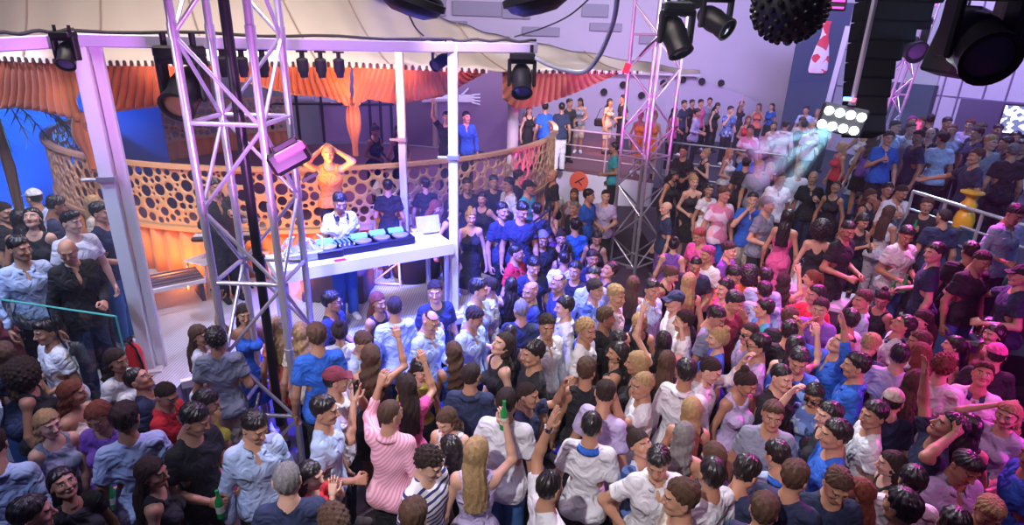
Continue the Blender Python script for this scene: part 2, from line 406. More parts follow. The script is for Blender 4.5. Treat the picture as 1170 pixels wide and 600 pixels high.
# ---- clothes
def wrinkle(g,a=.004):
    X,Y,Z=g.full(); g.F+= (a*np.sin(Z*34+6*np.sin(X*9)+Y*12)*np.sin(X*17+Z*9+1)).astype(np.float32)
def top_me(sex,arms,kind):
    key=('top',sex,arms,kind)
    if key in CACHE: return CACHE[key]
    d=dims(sex); pts=[armpts(sex,arms[0],-1),armpts(sex,arms[1],1)]; P=np.array([q for p in pts for q in p])
    skirt=kind in 'd'; z0={'t':.86,'p':.87,'s':.84,'v':.9,'l':.9,'d':.50,'j':.80}[kind]
    g=Grid((min(P[:,0].min(),-.26)-.12,min(P[:,1].min(),-.24)-.1,z0-.03),(max(P[:,0].max(),.26)+.12,.26,max(1.56,P[:,2].max()+.08)),.0145)
    loose={'t':.012,'p':.010,'s':.012,'v':.0,'l':0,'d':0,'j':.028}[kind]+(0 if sex=='m' else -.004)
    torso(g,sex,.011 if kind!='j' else .018,max(loose,0))
    if kind in 'tpsj' : g.cone((0,0,z0-.05),(0,0,1.05),d['pr']+.045,d['wr']+.01,.05,1.35,loose)
    elif kind in 'vl': g.cone((0,0,z0-.05),(0,0,1.05),d['pr']+.03,d['wr'],.05,1.35)
    if kind in 'tpsvl':
        for q in(-1,1): g.ell((q*.075,.075,.92),(.09,.08,.10),.04,.022)
        g.cone((-.05,.0,.93),(.05,.0,.93),d['pr'],d['pr'],.04,1.15,.022)
    if skirt: g.cone((0,.0,.42),(0,.0,.98),.21,d['pr']+.02,.05,1.25,0)
    for s in(-1,1): 
        if kind not in 'dl': g.cone((0,.02,1.482),(s*d['sh']*.8,.01,1.43),.048,.043,.04,1,.006)
    X,Y,Z=g.full()
    if kind in 'tpsj':
        for p in pts:
            sh,e,w=p; g.ell(sh,(.049,.051,.055) if sex=='m' else (.048,.048,.05),.03,.012)
            if kind in 'tp': 
                f=.62 if sex=='m' else .4
                g.cone(sh,pt(sh,e,f),d['ua']+.014,d['ua']+.022,.02)
            else:
                g.cone(sh,e,d['ua']+.016,d['ub']+.016,.02); wl=.92 if kind=='j' else .5 if arms!='nn' else .85
                g.cone(e,pt(e,w,wl),d['fa']+.014,d['fb']+.016,.02)
        if kind in 'tp':
            for p in pts:  # open flat cuffs
                sh,e,w=p; f=.62 if sex=='m' else .4; c=pt(sh,e,f); n=(e-sh)/np.linalg.norm(e-sh)
                dd=(X-c[0])*n[0]+(Y-c[1])*n[1]+(Z-c[2])*n[2]; r=np.sqrt((X-c[0])**2+(Y-c[1])**2+(Z-c[2])**2)
                g.F=np.where(r<.13,np.maximum(g.F,dd),g.F).astype(np.float32)
    g.F=np.maximum(g.F,z0-Z).astype(np.float32)
    # neck opening
    deep={'t':.075,'p':.08,'s':.085,'v':.10,'l':.12,'d':.11,'j':.10}[kind]
    g.ell((0,-.045,1.515),(.07 if kind in'tpsj' else .085,.085,deep),0,op='s')
    if kind in 'psj': g.ell((0,-.13,1.44),(.022,.07,.10 if kind!='j' else .16),0,op='s')
    if kind in 'vld':
        r={'v':.075,'l':.105,'d':.10}[kind]
        for s in(-1,1): g.cone((s*(d['sh']+.035),-.15,1.42),(s*(d['sh']+.035),.15,1.42),r,r,0,op='s')
    if kind=='l' or (kind=='d'): g.ell((0,.13,1.46),(.10,.09,.17),0,op='s'); g.ell((0,-.12,1.46),(.10,.09,.11),0,op='s')
    wrinkle(g,.004 if kind in'tpsj' else .002)
    V,Q=nets(g); CACHE[key]=mesh_np('top_'+kind,V,Q,[cloth('w')]); return CACHE[key]
def collar_me(sex,kind):
    key=('collar',sex,kind)
    if key in CACHE: return CACHE[key]
    r=dims(sex)['nk']; V=[];F=[];n=22
    for i in range(n+1):
        t=-PI/2+.38+(2*PI-.76)*i/n; c,s=math.cos(t),math.sin(t); fr=max(0,-s)
        for rr,z in((r+.016,1.475-.035*fr),(r+.010,1.515-.045*fr),(r+.030,1.488-.055*fr),(r+.036,1.468-.055*fr)): V.append((c*rr*1.12,.012+s*rr*1.1-.012*fr,z))
    for i in range(n):
        for j in range(4): a=i*4+j;b=i*4+(j+1)%4; F.append((a,b,b+4,a+4))
    CACHE[key]=mesh_np('collar',V,F,[cloth('w')]); return CACHE[key]
def leg_me(sex,kind):
    key=('leg',sex,kind)
    if key in CACHE: return CACHE[key]
    d=dims(sex); z0={'long':.05,'short':.50,'skirt':.60}[kind]
    g=Grid((-.28,-.24,z0-.02),(.28,.26,1.04),.0145); gr=.012
    g.cone((-.045,.01,.96),(.045,.01,.96),d['pr'],d['pr'],.04,1.18,gr)
    for s in(-1,1):
        g.ell((s*.07,.07,.93),(.085,.075,.09),.04,gr); h=d['hip']*s
        if kind=='skirt': g.cone((h*.7,.0,.92),(h*.9,0,.56),d['th']+.03,d['th']+.05,.08,1,gr)
        else:
            g.cone((h,.01,.90),(h*1.08,-.005,.50),d['th']+.006,d['kn']+(.02 if kind=='short' else .012),.02,1,gr)
            if kind=='long': g.cone((h*1.08,-.005,.50),(h*1.1,.02,.03),d['kn']+.010,d['an']+.022,.02,1,gr)
    X,Y,Z=g.full(); g.F=np.maximum(np.maximum(g.F,z0-Z),Z-1.02).astype(np.float32); wrinkle(g,.003)
    V,Q=nets(g); CACHE[key]=mesh_np('leg_'+kind,V,Q,[cloth('w')]); return CACHE[key]
def shoe_me(sex):
    key=('shoe',sex)
    if key in CACHE: return CACHE[key]
    d=dims(sex); g=Grid((-.24,-.24,-.004),(.24,.12,.14),.010)
    for s in(-1,1):
        h=d['hip']*s; g.cone((h*1.1,.035,.048),(h*1.35,-.16,.036),.052,.042,.02); g.cone((h*1.1,.03,.05),(h*1.1,.025,.10),.05,.048,.02)
    X,Y,Z=g.full(); g.F=np.maximum(g.F,np.maximum(.002-Z,Z-.105)).astype(np.float32)
    V,Q=nets(g); CACHE[key]=mesh_np('shoes',V,Q,[cloth('w')]); return CACHE[key]
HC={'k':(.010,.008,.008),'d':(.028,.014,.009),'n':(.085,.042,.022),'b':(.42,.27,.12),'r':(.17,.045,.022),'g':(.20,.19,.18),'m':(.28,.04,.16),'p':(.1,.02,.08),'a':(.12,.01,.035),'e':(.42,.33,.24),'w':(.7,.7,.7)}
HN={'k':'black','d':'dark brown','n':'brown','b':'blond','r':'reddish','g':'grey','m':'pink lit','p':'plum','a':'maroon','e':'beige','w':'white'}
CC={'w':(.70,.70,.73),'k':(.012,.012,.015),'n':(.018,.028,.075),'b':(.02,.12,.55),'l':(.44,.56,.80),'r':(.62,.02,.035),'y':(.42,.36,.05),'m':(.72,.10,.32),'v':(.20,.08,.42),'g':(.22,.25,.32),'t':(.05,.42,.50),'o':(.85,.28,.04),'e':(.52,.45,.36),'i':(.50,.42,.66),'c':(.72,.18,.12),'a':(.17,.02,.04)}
CN={'w':'white','k':'black','n':'navy','b':'blue','l':'light blue','r':'red','y':'yellow','m':'pink','v':'violet','g':'grey','t':'turquoise','o':'orange','e':'beige','i':'lilac','c':'coral','a':'dark red','S':'striped','C':'pink checked','P':'patterned','Q':'printed','B':'patterned blue'}
TN={'t':'t-shirt','p':'polo shirt','s':'shirt','v':'sleeveless top','l':'strappy top','d':'dress','j':'jacket'}
TOBJ={'t':'t_shirt','p':'polo_shirt','s':'shirt','v':'tank_top','l':'strap_top','d':'dress','j':'jacket'}
SN={'sh':'short','bz':'cropped','qf':'brushed up','cr':'curly','af':'big curly','lg':'long','wv':'wavy','bn':'tied up','pt':'ponytailed','cp':'','bb':'bobbed','bd':'nearly no','bk':'thinning'}
SKINS=[('skin_fair',(.62,.36,.25)),('skin_tan',(.50,.26,.16)),('skin_olive',(.43,.22,.13)),('skin_deep',(.30,.14,.08))]
def folds(m):
    for n in m.node_tree.nodes:
        if n.type=='BUMP': n.inputs['Distance'].default_value=.042
        if n.type=='TEX_NOISE' and n.inputs['Scale'].default_value==9: n.inputs['Distortion'].default_value=1.2; n.inputs['Detail'].default_value=1.5
    return m
def cloth(c):
    if c=='S': return mat('cloth_striped',(.8,.8,.84),.85,stripe=((.03,.03,.16),6.5,'Z',.68))
    if c=='C': return mat('cloth_pink_check',(.80,.50,.56),.85,stripe=((.72,.26,.36),17,'DIAGONAL',.5))
    if c=='P': return blotch('cloth_patterned',(.10,.18,.45),[(.5,.55,.65),(.03,.05,.16),(.2,.32,.6)],16)
    if c=='B': return blotch('cloth_patterned_blue',(.03,.10,.5),[(.03,.03,.2),(.3,.5,.9),(.05,.2,.7)],14)
    if c=='Q': return blotch('cloth_printed',(.72,.66,.76),[(.62,.22,.36),(.35,.25,.6),(.75,.45,.5)],6)
    return folds(mat('cloth_'+CN[c].replace(' ','_'),CC[c],.85,bump=1.0,bs=9,noise=.12,ns=6))
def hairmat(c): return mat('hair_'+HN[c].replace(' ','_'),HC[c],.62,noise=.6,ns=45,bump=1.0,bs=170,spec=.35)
def setm(o,m):
    o.material_slots[0].link='OBJECT'; o.material_slots[0].material=m
LEV={'d':0,'v':.5,'u':.8,'t':1.25,'a':1.0,'s':.7,'p':1.15,'m':1.0,'q':.35,'w':.9}
HZ=1.66
def label_for(sex,hs,hc,tk,tc,tail):
    who={'m':'man','w':'woman'}[sex]; tl=tail.lower()
    gw=('shirt','top','polo','dress','jacket','suit','vest','sleeve','back','costume','skirt','tee','black','navy','suit')
    hw=('hair','head','bald','curl','cap','crop','crown','beanie','waves','wavy','bob','nape','hat','quiff','stubbl','blond')
    parts=[who]; n=len(tail.split())+1; th=any(w in tl for w in hw); tg=any(w in tl for w in gw)
    if not th and hs not in('cp','bd'):
        h='with '+(SN[hs]+' '+HN[hc]).strip()+' hair'
        if n+len(h.split())<=16: parts.append(h); n+=len(h.split())
    if not tg:
        t='in '+(CN[tc]+' '+TN[tk]); 
        if n+len(t.split())<=16: parts.append(t); n+=len(t.split())
    return ' '.join(parts)+', '+tail
GRP={'d':'crowd on the dance floor','v':'guests on the raised side platform','u':'guests on the back terrace','t':'guests behind the terrace railing','a':'people on the far balcony','s':'people on the stage level','p':'performer','m':'people behind the round balustrade','q':'people by the round balustrade','w':'guests on the raised side platform'}
def make_people(rows):
    P=[]
    for r in rows:
        a,tail=r.split('|'); f=a.split(); x,y=float(f[0]),float(f[1]); sex=f[4][0]
        P.append(dict(x=x,y=y,lv=f[2],fd=float(f[3]),sex=sex,hs=f[4][1:3],hc=f[4][3],tk=f[5][0],tc=f[5][1],bt=f[6],arms=f[7],hd=f[8],tail=tail.strip(),s=(1.0 if sex=='m' else .945)))
    R0=random.Random(3)
    for p in P:
        if 'beside the middle post' in p['tail'] or 'between two posts' in p['tail']: p['s']=.9
    for p in P:
        p['base']=p['s']; p['xy']=onz(p['x'],p['y'],LEV[p['lv']]+HZ*p['s'])
    # natural height differences chosen so that neighbours do not stand inside each other
    for it in range(6):
        for i,p in enumerate(P):
            near=[q for q in P if q is not p and abs(q['xy'].x-p['xy'].x)<1 and abs(q['xy'].y-p['xy'].y)<1]
            best=None
            for ds in(-.05,-.03,-.015,0,.015,.03,.05):
                s=p['base']*(1+ds); c=onz(p['x'],p['y'],LEV[p['lv']]+HZ*s)
                dm=min([ (q['xy']-c).to_2d().length for q in near] or [1]); sc=min(dm,.42)-abs(ds)*.8
                if best is None or sc>best[0]: best=(sc,s,c)
            p['s'],p['xy']=best[1],best[2]
    out=[]
    for i,p in enumerate(P):
        ang=math.atan2(p['xy'].x,p['xy'].y); hd=p['hd']
        hp={'D':math.radians(24),'U':math.radians(-22)}.get(hd,math.radians(6))
        hy=R0.choice([-.4,0,0,.4]) if 1 else 0
        if hd in('U',): hy=0
        me=body_mesh(p['sex'],p['arms'],hy,hp)
        o=bpy.data.objects.new('person',me); COL.objects.link(o); sk=R0.choice([0,0,1,1,2]) if p['sex']=='w' else R0.choice([0,1,1,2,2,3 if i%5==0 else 1])
        setm(o,mat(*SKINS[sk],.48,noise=.06,ns=14))
        # the head centre moves when the head nods, so keep the head over the spot
        s=p['s']; hc=xf(np.array([[0,0,HZ]]),rotm(hy,hp),HEADP)[0]; rz=math.radians(p['fd'])-ang
        off=Vector((math.cos(rz)*hc[0]-math.sin(rz)*hc[1],math.sin(rz)*hc[0]+math.cos(rz)*hc[1],0))*s
        o.location=(p['xy'].x-off.x,p['xy'].y-off.y,LEV[p['lv']]); o.rotation_euler=(0,0,rz); o.scale=(s,s,s)
        tag(o,label_for(p['sex'],p['hs'],p['hc'],p['tk'],p['tc'],p['tail']),'person',GRP[p['lv']])
        def part(nm,me2,m,par=o):
            c=bpy.data.objects.new(nm,me2); COL.objects.link(c); c.parent=par; setm(c,m); return c
        cap=p['hs']=='cp'
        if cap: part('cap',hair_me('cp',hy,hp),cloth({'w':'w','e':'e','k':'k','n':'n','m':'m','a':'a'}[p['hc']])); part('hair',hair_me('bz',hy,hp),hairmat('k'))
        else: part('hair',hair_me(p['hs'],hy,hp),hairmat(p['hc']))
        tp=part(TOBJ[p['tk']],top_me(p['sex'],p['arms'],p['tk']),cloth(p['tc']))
        if p['tk'] in 'psj': part('collar',collar_me(p['sex'],p['tk']),cloth('b' if 'blue collar' in p['tail'] else 'n' if ('collar' in p['tail'] and p['tc']=='w') else 'k' if p['tc']=='k' else p['tc'] if p['tk']!='j' else 'w'),tp)
        b=p['bt']
        if p['tk']!='d':
            kind='skirt' if (b=='m' or (p['sex']=='w' and i%4==0 and b=='k')) else 'short' if b in('e','r','s') or (b=='b') else 'long'
            mm=mat('denim_blue',(.04,.14,.36),.85,bump=.3,bs=120,noise=.2,ns=10) if b=='j' else cloth(b if b in CC else 'k')
            part({'skirt':'skirt','short':'shorts','long':'trousers'}[kind],leg_me(p['sex'],kind),mm)
        part('shoes',shoe_me(p['sex']),cloth('w' if i%3==0 else 'k'))
        p['o']=o; p['hy']=hy; out.append(p)
    return out
def hand_pos(p,side):
    """world position of the person's hand, side -1 right, +1 left"""
    a=p['arms'][0 if side<0 else 1]; sh,e,w=armpts(p['sex'],a,side); d=(w-e)/np.linalg.norm(w-e); q=w+d*.07
    M=Matrix.LocRotScale(p['o'].location,p['o'].rotation_euler,p['o'].scale); return M@Vector(q.tolist())
# ------------------------------------------------------------------ the place
def P2(v): return (v[0],v[1])
WHITE=mat('white_painted_metal',(.72,.72,.76),.4); ALU=mat('aluminium',(.62,.62,.68),.32,metal=.75,noise=.12,ns=20)
BLK=mat('black_plastic',(.008,.008,.010),.4,spec=.3); BLKM=mat('black_matt',(.018,.018,.022),.7); CHROME=mat('chrome',(.7,.7,.75),.18,metal=1)
PLASTER=mat('white_plaster',(.62,.60,.68),.85,noise=.05,ns=2); GOLD=mat('gold_lattice',(.55,.36,.19),.5,noise=.1,ns=6)
ORANGE=mat('orange_satin',(.42,.13,.05),.5,noise=.18,ns=5,sheen=.4); CREAM=mat('cream_canvas',(.74,.66,.58),.85,noise=.06,ns=3)
GLASS=mat('clear_glass',(.82,.95,.95),.03,trans=1,alpha=1); LENS=mat('lamp_glass',(.05,.06,.10),.08)
GREENG=mat('green_glass',(.01,.30,.07),.12,spec=.8,emit=None); RED=mat('red_paint',(.55,.02,.02),.3)
# floor and levels
m=MB(); m.box((2,11,-.1),(34,30,.2)); struct(m.build('floor',mat('dark_wood_floor',(.07,.045,.07),.35,noise=.3,ns=3)))
def slab(name,pts,z,m2,z0=0,lab=None):
    m=MB(); m.prism(pts,z0+.005,z); return struct(m.build(name,m2))
STEELP=mat('ribbed_stage_panel',(.50,.50,.56),.45,stripe=((.30,.30,.36),9,'X',.8))
stage=slab('stage_floor',[(-12,7.2),(-5.3,5.05),(-3.55,4.75),(-3.62,5.62),(-.72,7.42),(.25,8.0),(.1,8.6),(-.9,9.4),(-2.6,9.2),(-6,9.6),(-9,12),(-12,12)],.7,STEELP)
m=MB(); a=Vector((-3.62,5.58,.66)); b=Vector((.25,7.96,.66)); m.box((a+b)/2+Vector((0,0,.02)),((b-a).length,.07,.09),rot=Matrix.Rotation(math.atan2(b.y-a.y,b.x-a.x),3,'Z')); struct(m.build('trim_1',WHITE))
slab('side_platform',[(2.8,8.35),(3.6,7.85),(4.15,7.5),(4.75,6.85),(5.05,6.3),(5.5,5.75),(7,5.2),(12,5),(12,14),(6.2,14.2),(1.9,14.3),(1.9,12.6),(2.8,12.4)],.5,mat('platform_deck',(.04,.03,.045),.5,noise=.2,ns=3))
CR=(-4.35,13.85); RR=5.25
arc=[(CR[0]+6.75*math.sin(math.radians(t)),CR[1]-6.75*math.cos(math.radians(t))) for t in range(24,96,6)]+[(CR[0]+5.28*math.sin(math.radians(t)),CR[1]-5.28*math.cos(math.radians(t))) for t in range(90,18,-6)]
slab('ring_step',arc,.35,mat('step_deck',(.16,.15,.2),.5))
slab('terrace_floor',[(3.6,15.1),(4.3,14.75),(6.25,13.6),(9,13.9),(16,14),(17,24),(3.6,24)],.8,mat('terrace_deck',(.035,.035,.05),.6))
slab('side_terrace_floor',[(6.8,7.2),(6.35,9.35),(6.2,10.15),(6.2,13.58),(9,13.8),(16,13.9),(16,7.0)],1.25,mat('terrace_deck2',(.03,.035,.055),.6))
bal=[(-.2,17.1),(.25,16.75),(1.3,16.3),(2.4,15.75),(3.1,15.45),(3.58,15.1)]
slab('balcony_floor',bal+[(3.58,24),(-1,24),(-1,17.4)],1.0,mat('balcony_deck',(.16,.07,.09),.6),z0=.7)
# balcony's curved white wall under the deck
m=MB()
for a,b in zip(bal[:-1],bal[1:]): 
    a=Vector((*a,.45));b=Vector((*b,.45)); m.box((a+b)/2,((b-a).length+.02,.12,.9),rot=Matrix.Rotation(math.atan2(b.y-a.y,b.x-a.x),3,'Z'))
struct(m.build('wall_balcony_front',PLASTER))
# walls
m=MB(); m.box((2,24.1,5),(44,.2,11)); struct(m.build('wall_back',PLASTER))
m=MB()
A=Vector((10.6,24.0,0)); B=Vector((16.5,11.5,0)); ang=math.atan2(B.y-A.y,B.x-A.x); m.box((A+B)/2+Vector((0,0,5)),((B-A).length,.25,11),rot=Matrix.Rotation(ang,3,'Z')); struct(m.build('wall_right',PLASTER))
dn=Vector((B-A)).normalized(); nn=Vector((-dn.y,dn.x,0)); nn=nn if nn.y<0 or nn.x<0 else -nn
nn=Vector((dn.y,-dn.x,0)); nn=nn if nn.dot(Vector((0,0,0))-A)>0 else -nn
def rw(px,py):
    r=Vector(ray(px,py).tolist()); return Vector((0,0,CZ))+r*((A-Vector((0,0,CZ))).dot(nn)/r.dot(nn))
for i,x in enumerate((1058,1066,1084,1104,1133,1160)):
    c=rw(x,90)+nn*.15; m=MB(); m.box((c.x,c.y,5.2),(.03,.06,9),rot=Matrix.Rotation(ang,3,'Z')); struct(m.build('trim_%d'%(i+2),mat('groove_grey',(.20,.19,.27),.7)))
m=MB()
for y in(62,112): c=rw(1110,y)+nn*.14; m.box(c,(10,.05,.02),rot=Matrix.Rotation(ang,3,'Z'))
struct(m.build('trim_9',mat('groove_grey',(.2,.19,.27),.7)))
c=rw(1064,66)+nn*.16; m=MB(); m.box(c,(1.0,.08,3.2),rot=Matrix.Rotation(ang,3,'Z')); struct(m.build('wall_panel',mat('grey_green_panel',(.42,.48,.46),.7)))
c=rw(1040,125)+nn*.3; m=MB(); m.box(c,(1.6,.2,1.6),rot=Matrix.Rotation(ang,3,'Z')); struct(m.build('wall_dark_base',mat('slate_panel',(.05,.09,.12),.7)))
m=MB(); m.box((-14.9,10,5),(.2,24,11)); struct(m.build('wall_left',mat('blue_plaster',(.10,.25,.75),.8)))
m=MB(); p=ony(14,190,9.4); q=ony(-60,190,9.4); m.box((-11.0,13.2,2.6),(5.5,.2,4.4),rot=Matrix.Rotation(.5,3,'Z')); struct(m.build('wall_blue',mat('blue_plaster',(.10,.25,.75),.8)))
# sloping white parapet of the stair on the back wall, with round ports, and recessed niches above
def onwall(px,py,Y=23.9): return ony(px,py,Y)
pl=[onwall(*c,22.9) for c in((640,84),(785,84),(905,131),(905,175),(600,175),(600,118))]
m=MB(); n=len(pl); P=[tuple(v) for v in pl]+[(v.x,v.y+.35,v.z) for v in pl]; m.add(P,[tuple(range(n)),tuple(range(2*n-1,n-1,-1))]+[(i,n+i,n+(i+1)%n,(i+1)%n) for i in range(n)]); struct(m.build('wall_stair_parapet',mat('lilac_plaster',(.55,.50,.64),.85)))
m=MB(); a=onwall(590,84,22.7); b=onwall(800,82,22.7); m.box((a+b)/2,((b-a).length,.12,.07)); struct(m.build('trim_10',WHITE))
for i,(x,y) in enumerate(((712,97),(733,109),(758,95),(780,91),(802,93),(824,95),(690,105))):
    p=onwall(x,y,22.8); m=MB(); m.lathe(p,[(.0,-.05),(.10,-.05),(.13,0),(.10,.05),(.085,.04),(.08,.0),(.0,.0)],16,rot=Matrix.Rotation(PI/2,3,'X')); m.tube(p+Vector((-.12,-.02,.05)),p+Vector((.12,-.02,-.05)),.02,n=6)
    tag(m.build('wall_lamp',BLKM,smooth=True),['small round wall lamp behind the far lattice tower, lower left','small round wall lamp seen through the middle of the far tower','round wall lamp just right of the far tower','first round lamp on the sloping parapet right of the tower','second round lamp along the sloping parapet','round lamp furthest right on the sloping parapet','round lamp left of the far lattice tower'][i],'lamp','round lamps on the stair parapet')
for i,(x,y,w,h) in enumerate(((545,10,52,16),(618,36,40,10),(680,12,28,14),(692,31,34,9),(520,30,26,12),(742,45,22,10),(590,12,30,18),(500,8,18,20))):
    p=onwall(x,y,23.95); m=MB(); sc=23.95/675; m.box(p,(w*sc,.12,h*sc*.9),bev=.02); struct(m.build('window_%d'%(i+1),mat('recess_grey',(.36,.36,.43),.8)))
# poster banner with a bottle
p=onwall(932,78,19.6); t=thing('banner','dark hanging banner showing a red and white bottle beside the black speaker stack','banner',(p.x,p.y,p.z))
m=MB(); m.box((0,0,0),(1.5,.05,3.8)); m.build('panel',mat('banner_navy',(.05,.07,.13),.6),t)
m=MB(); m.lathe((.05,-.05,0),[(.0,-.75),(.26,-.72),(.30,-.6),(.28,-.2),(.20,.25),(.12,.6),(.11,1.0),(.13,1.02),(.13,1.12),(0,1.13)],18,sy=.12); m.v=[(a,b,c_*.82+.45) for a,b,c_ in m.v]; m.build('bottle_picture',blotch('bottle_print',(.75,.70,.78),[(.65,.05,.08),(.8,.6,.65),(.6,.08,.1)],5),t,smooth=True)
m=MB(); m.box((.62,-.06,-.2),(.16,.03,2.9),rot=Matrix.Rotation(.05,3,'Y')); m.build('pale_stripe',WHITE,t)
# ------------- round platform: floor, skirt, perforated balustrade
m=MB(); m.lathe((CR[0],CR[1],0),[(5.15,0.01),(5.15,1.0),(0,1.0)],72); struct(m.build('ring_floor',mat('ring_carpet',(.25,.12,.16),.8)))
def cyl(phi,z,r): t=math.radians(phi); return (CR[0]+r*math.sin(t),CR[1]-r*math.cos(t),z)
n=900; V=[];F=[]
for i in range(n+1):
    ph=-150+250*i/n; rr=RR+.035*math.sin(i*.62)+.02*math.sin(i*.27+1)
    for z in(.36 if 26<ph else .7,1.0,1.46): V.append(cyl(ph,z,rr+.03*(1.46-z)))
for i in range(n):
    for j in(0,1): a=i*3+j; F.append((a,a+3,a+4,a+1))
sk=link(bpy.data.objects.new('pleated_skirt',mesh_np('pleated_skirt',V,F,[mat('orange_skirt',(.62,.24,.08),.55,sheen=.3)]))); tag(sk,'pleated orange fabric skirt around the round platform below the balustrade','drape')
sk.modifiers.new('s','SOLIDIFY').thickness=.01
bt=thing('balustrade','gold perforated round balustrade with many circular holes behind the DJ','balustrade',(CR[0],CR[1],0))
L0=math.radians(250)*RR; g=Grid((-.03,-.05,-.02),(L0+.03,.05,1.0),.0155); U,W,Z=g.full()
hole=np.full((g.F.shape[0],g.F.shape[2]),-1.0,np.float32); hs=[]; R1=random.Random(5); cell={}
for rad,tries in((.088,600),(.068,1500),(.05,3500),(.036,6000),(.024,9000)):
    for _ in range(tries):
        u=R1.uniform(0,L0); z=R1.uniform(rad*.9+.04,.94-rad*.9); ok=True; cu=int(u/.25)
        for k in(cu-1,cu,cu+1):
            for (a,b,c) in cell.get(k,()):
                if (a-u)**2+(b-z)**2<(c+rad+.017)**2: ok=False;break
            if not ok: break
        if ok: cell.setdefault(cu,[]).append((u,z,rad)); hs.append((u,z,rad))
ua=g.ax[0];za=g.ax[2]
for u,z,rad in hs:
    i0=int((u-rad-.03-g.lo[0])/g.h);i1=i0+int((2*rad+.06)/g.h)+2;i0=max(i0,0);k0=max(0,int((z-rad-.03-g.lo[2])/g.h));k1=k0+int((2*rad+.06)/g.h)+2
    d=rad-np.sqrt((ua[i0:i1][:,None]-u)**2+(za[k0:k1][None,:]-z)**2); hole[i0:i1,k0:k1]=np.maximum(hole[i0:i1,k0:k1],d)
F3=np.maximum(np.abs(W)-.016,hole[:,None,:]); F3=np.maximum(F3,np.maximum(-U,U-L0)); F3=np.maximum(F3,np.maximum(-Z,Z-.94)); g.F=F3.astype(np.float32)
V,Q=nets(g); ph=np.radians(-150)+V[:,0]/RR; rr=RR-V[:,1]; V=np.stack([rr*np.sin(ph),-rr*np.cos(ph),V[:,2]+1.47],1)
link(bpy.data.objects.new('perforated_panel',mesh_np('perforated_panel',V,Q[:,::-1],[GOLD],smooth=False)),bt)
for nm,z,h in(('top_rail',2.43,.06),('bottom_rail',1.46,.06)):
    m=MB(); pr=[]
    for i in range(121):
        t=math.radians(-150+250*i/120)
        for r,zz in((RR-.05,z-h/2),(RR+.06,z-h/2),(RR+.06,z+h/2),(RR-.05,z+h/2)): pr.append((r*math.sin(t),-r*math.cos(t),zz))
    m.add(pr,[(i*4+j,i*4+4+j,i*4+4+(j+1)%4,i*4+(j+1)%4) for i in range(120) for j in range(4)]+[(0,1,2,3),(480,483,482,481)]); m.build(nm,GOLD,bt)
# interior wall of the round pavilion, door, window frames, mural of hands
m=MB(); V=[];F=[]
for i in range(61):
    t=math.radians(128+72*i/60); 
    for r,z in((5.55,1),(5.55,3.9),(5.7,3.9),(5.7,1)): V.append((CR[0]+r*math.sin(t),CR[1]-r*math.cos(t)*1.0,z))
m.add(V,[(i*4+j,i*4+4+j,i*4+4+(j+1)%4,i*4+(j+1)%4) for i in range(60) for j in range(4)]); struct(m.build('wall_pavilion',mat('mauve_wall',(.33,.26,.42),.85)))
def pw(px,py): # point on the pavilion wall plane (Y of the wall at this bearing)
    Y=18.2
    for _ in range(8):
        v=ony(px,py,Y); dx=v.x-CR[0]; Y=CR[1]+math.sqrt(max(0.3,5.45**2-dx*dx))
    return ony(px,py,Y)
c=pw(479,150); m=MB(); m.box((c.x,c.y-.1,2.05),(1.05,.1,2.1),rot=Matrix.Rotation(-.3,3,'Z')); struct(m.build('door_1',mat('door_taupe',(.20,.16,.19),.7)))
c=pw(498,150); m=MB(); m.box((c.x,c.y-.15,2.05),(.12,.12,2.1),rot=Matrix.Rotation(-.3,3,'Z')); struct(m.build('trim_11',mat('cream_frame',(.5,.42,.3),.7)))
m=MB()
for x in(312,342,370,424,436,448): c=pw(x,135); m.box((c.x,c.y-.12,2.3),(.07,.07,2.6))
a=pw(306,118);b=pw(452,118); m.tube((a.x,a.y-.14,a.z),(b.x,b.y-.3,a.z),.035,n=6); struct(m.build('window_20',BLKM))
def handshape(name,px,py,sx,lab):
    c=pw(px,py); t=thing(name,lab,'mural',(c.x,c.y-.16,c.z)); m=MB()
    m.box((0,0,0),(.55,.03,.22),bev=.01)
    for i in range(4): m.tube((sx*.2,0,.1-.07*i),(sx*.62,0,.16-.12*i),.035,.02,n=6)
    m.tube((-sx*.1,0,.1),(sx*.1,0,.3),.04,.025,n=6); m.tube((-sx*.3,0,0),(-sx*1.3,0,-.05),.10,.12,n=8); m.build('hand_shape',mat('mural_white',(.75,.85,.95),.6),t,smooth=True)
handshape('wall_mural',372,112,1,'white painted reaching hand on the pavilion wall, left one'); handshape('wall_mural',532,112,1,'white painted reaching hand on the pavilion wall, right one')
# tent
eave=[(-80,60,9.8),(0,65,8.9),(100,70,8.55),(250,71,8.45),(400,72,8.6),(480,76,9.3),(560,80,10.2),(640,80.5,11.2),(720,81.5,12.6),(800,83,14)]
ridge=[(-80,-60,12.5),(0,-70,12.5),(100,-85,12.5),(200,-90,12.5),(330,-55,12.5),(430,-3,12.6),(505,20,12.8),(575,42,13.0),(680,62,13.4),(800,81,14.1)]
def interp(L,x):
    xs=[l[0] for l in L]; return np.interp(x,xs,[l[1] for l in L]),np.interp(x,xs,[l[2] for l in L])
def eavept(px): y,Y=interp(eave,px); return ony(px,y,Y)
tn=thing('tent','large cream canvas tent roof over the round platform','tent',(-4,12,0)); V=[];F=[];nu,nv=120,10
for i in range(nu+1):
    t=i/nu*9; k=min(8,int(t)); f=t-k; e=ony(*[eave[k][j]*(1-f)+eave[k+1][j]*f for j in range(3)]); r=ony(*[ridge[k][j]*(1-f)+ridge[k+1][j]*f for j in range(3)])
    for j in range(nv+1): s=j/nv; p=e.lerp(r,s); p.z-=.30*math.sin(PI*s)*(1-.9*i/nu); p.z+=.02*math.sin(i*.9); V.append(tuple(p-Vector((-4,12,0))))
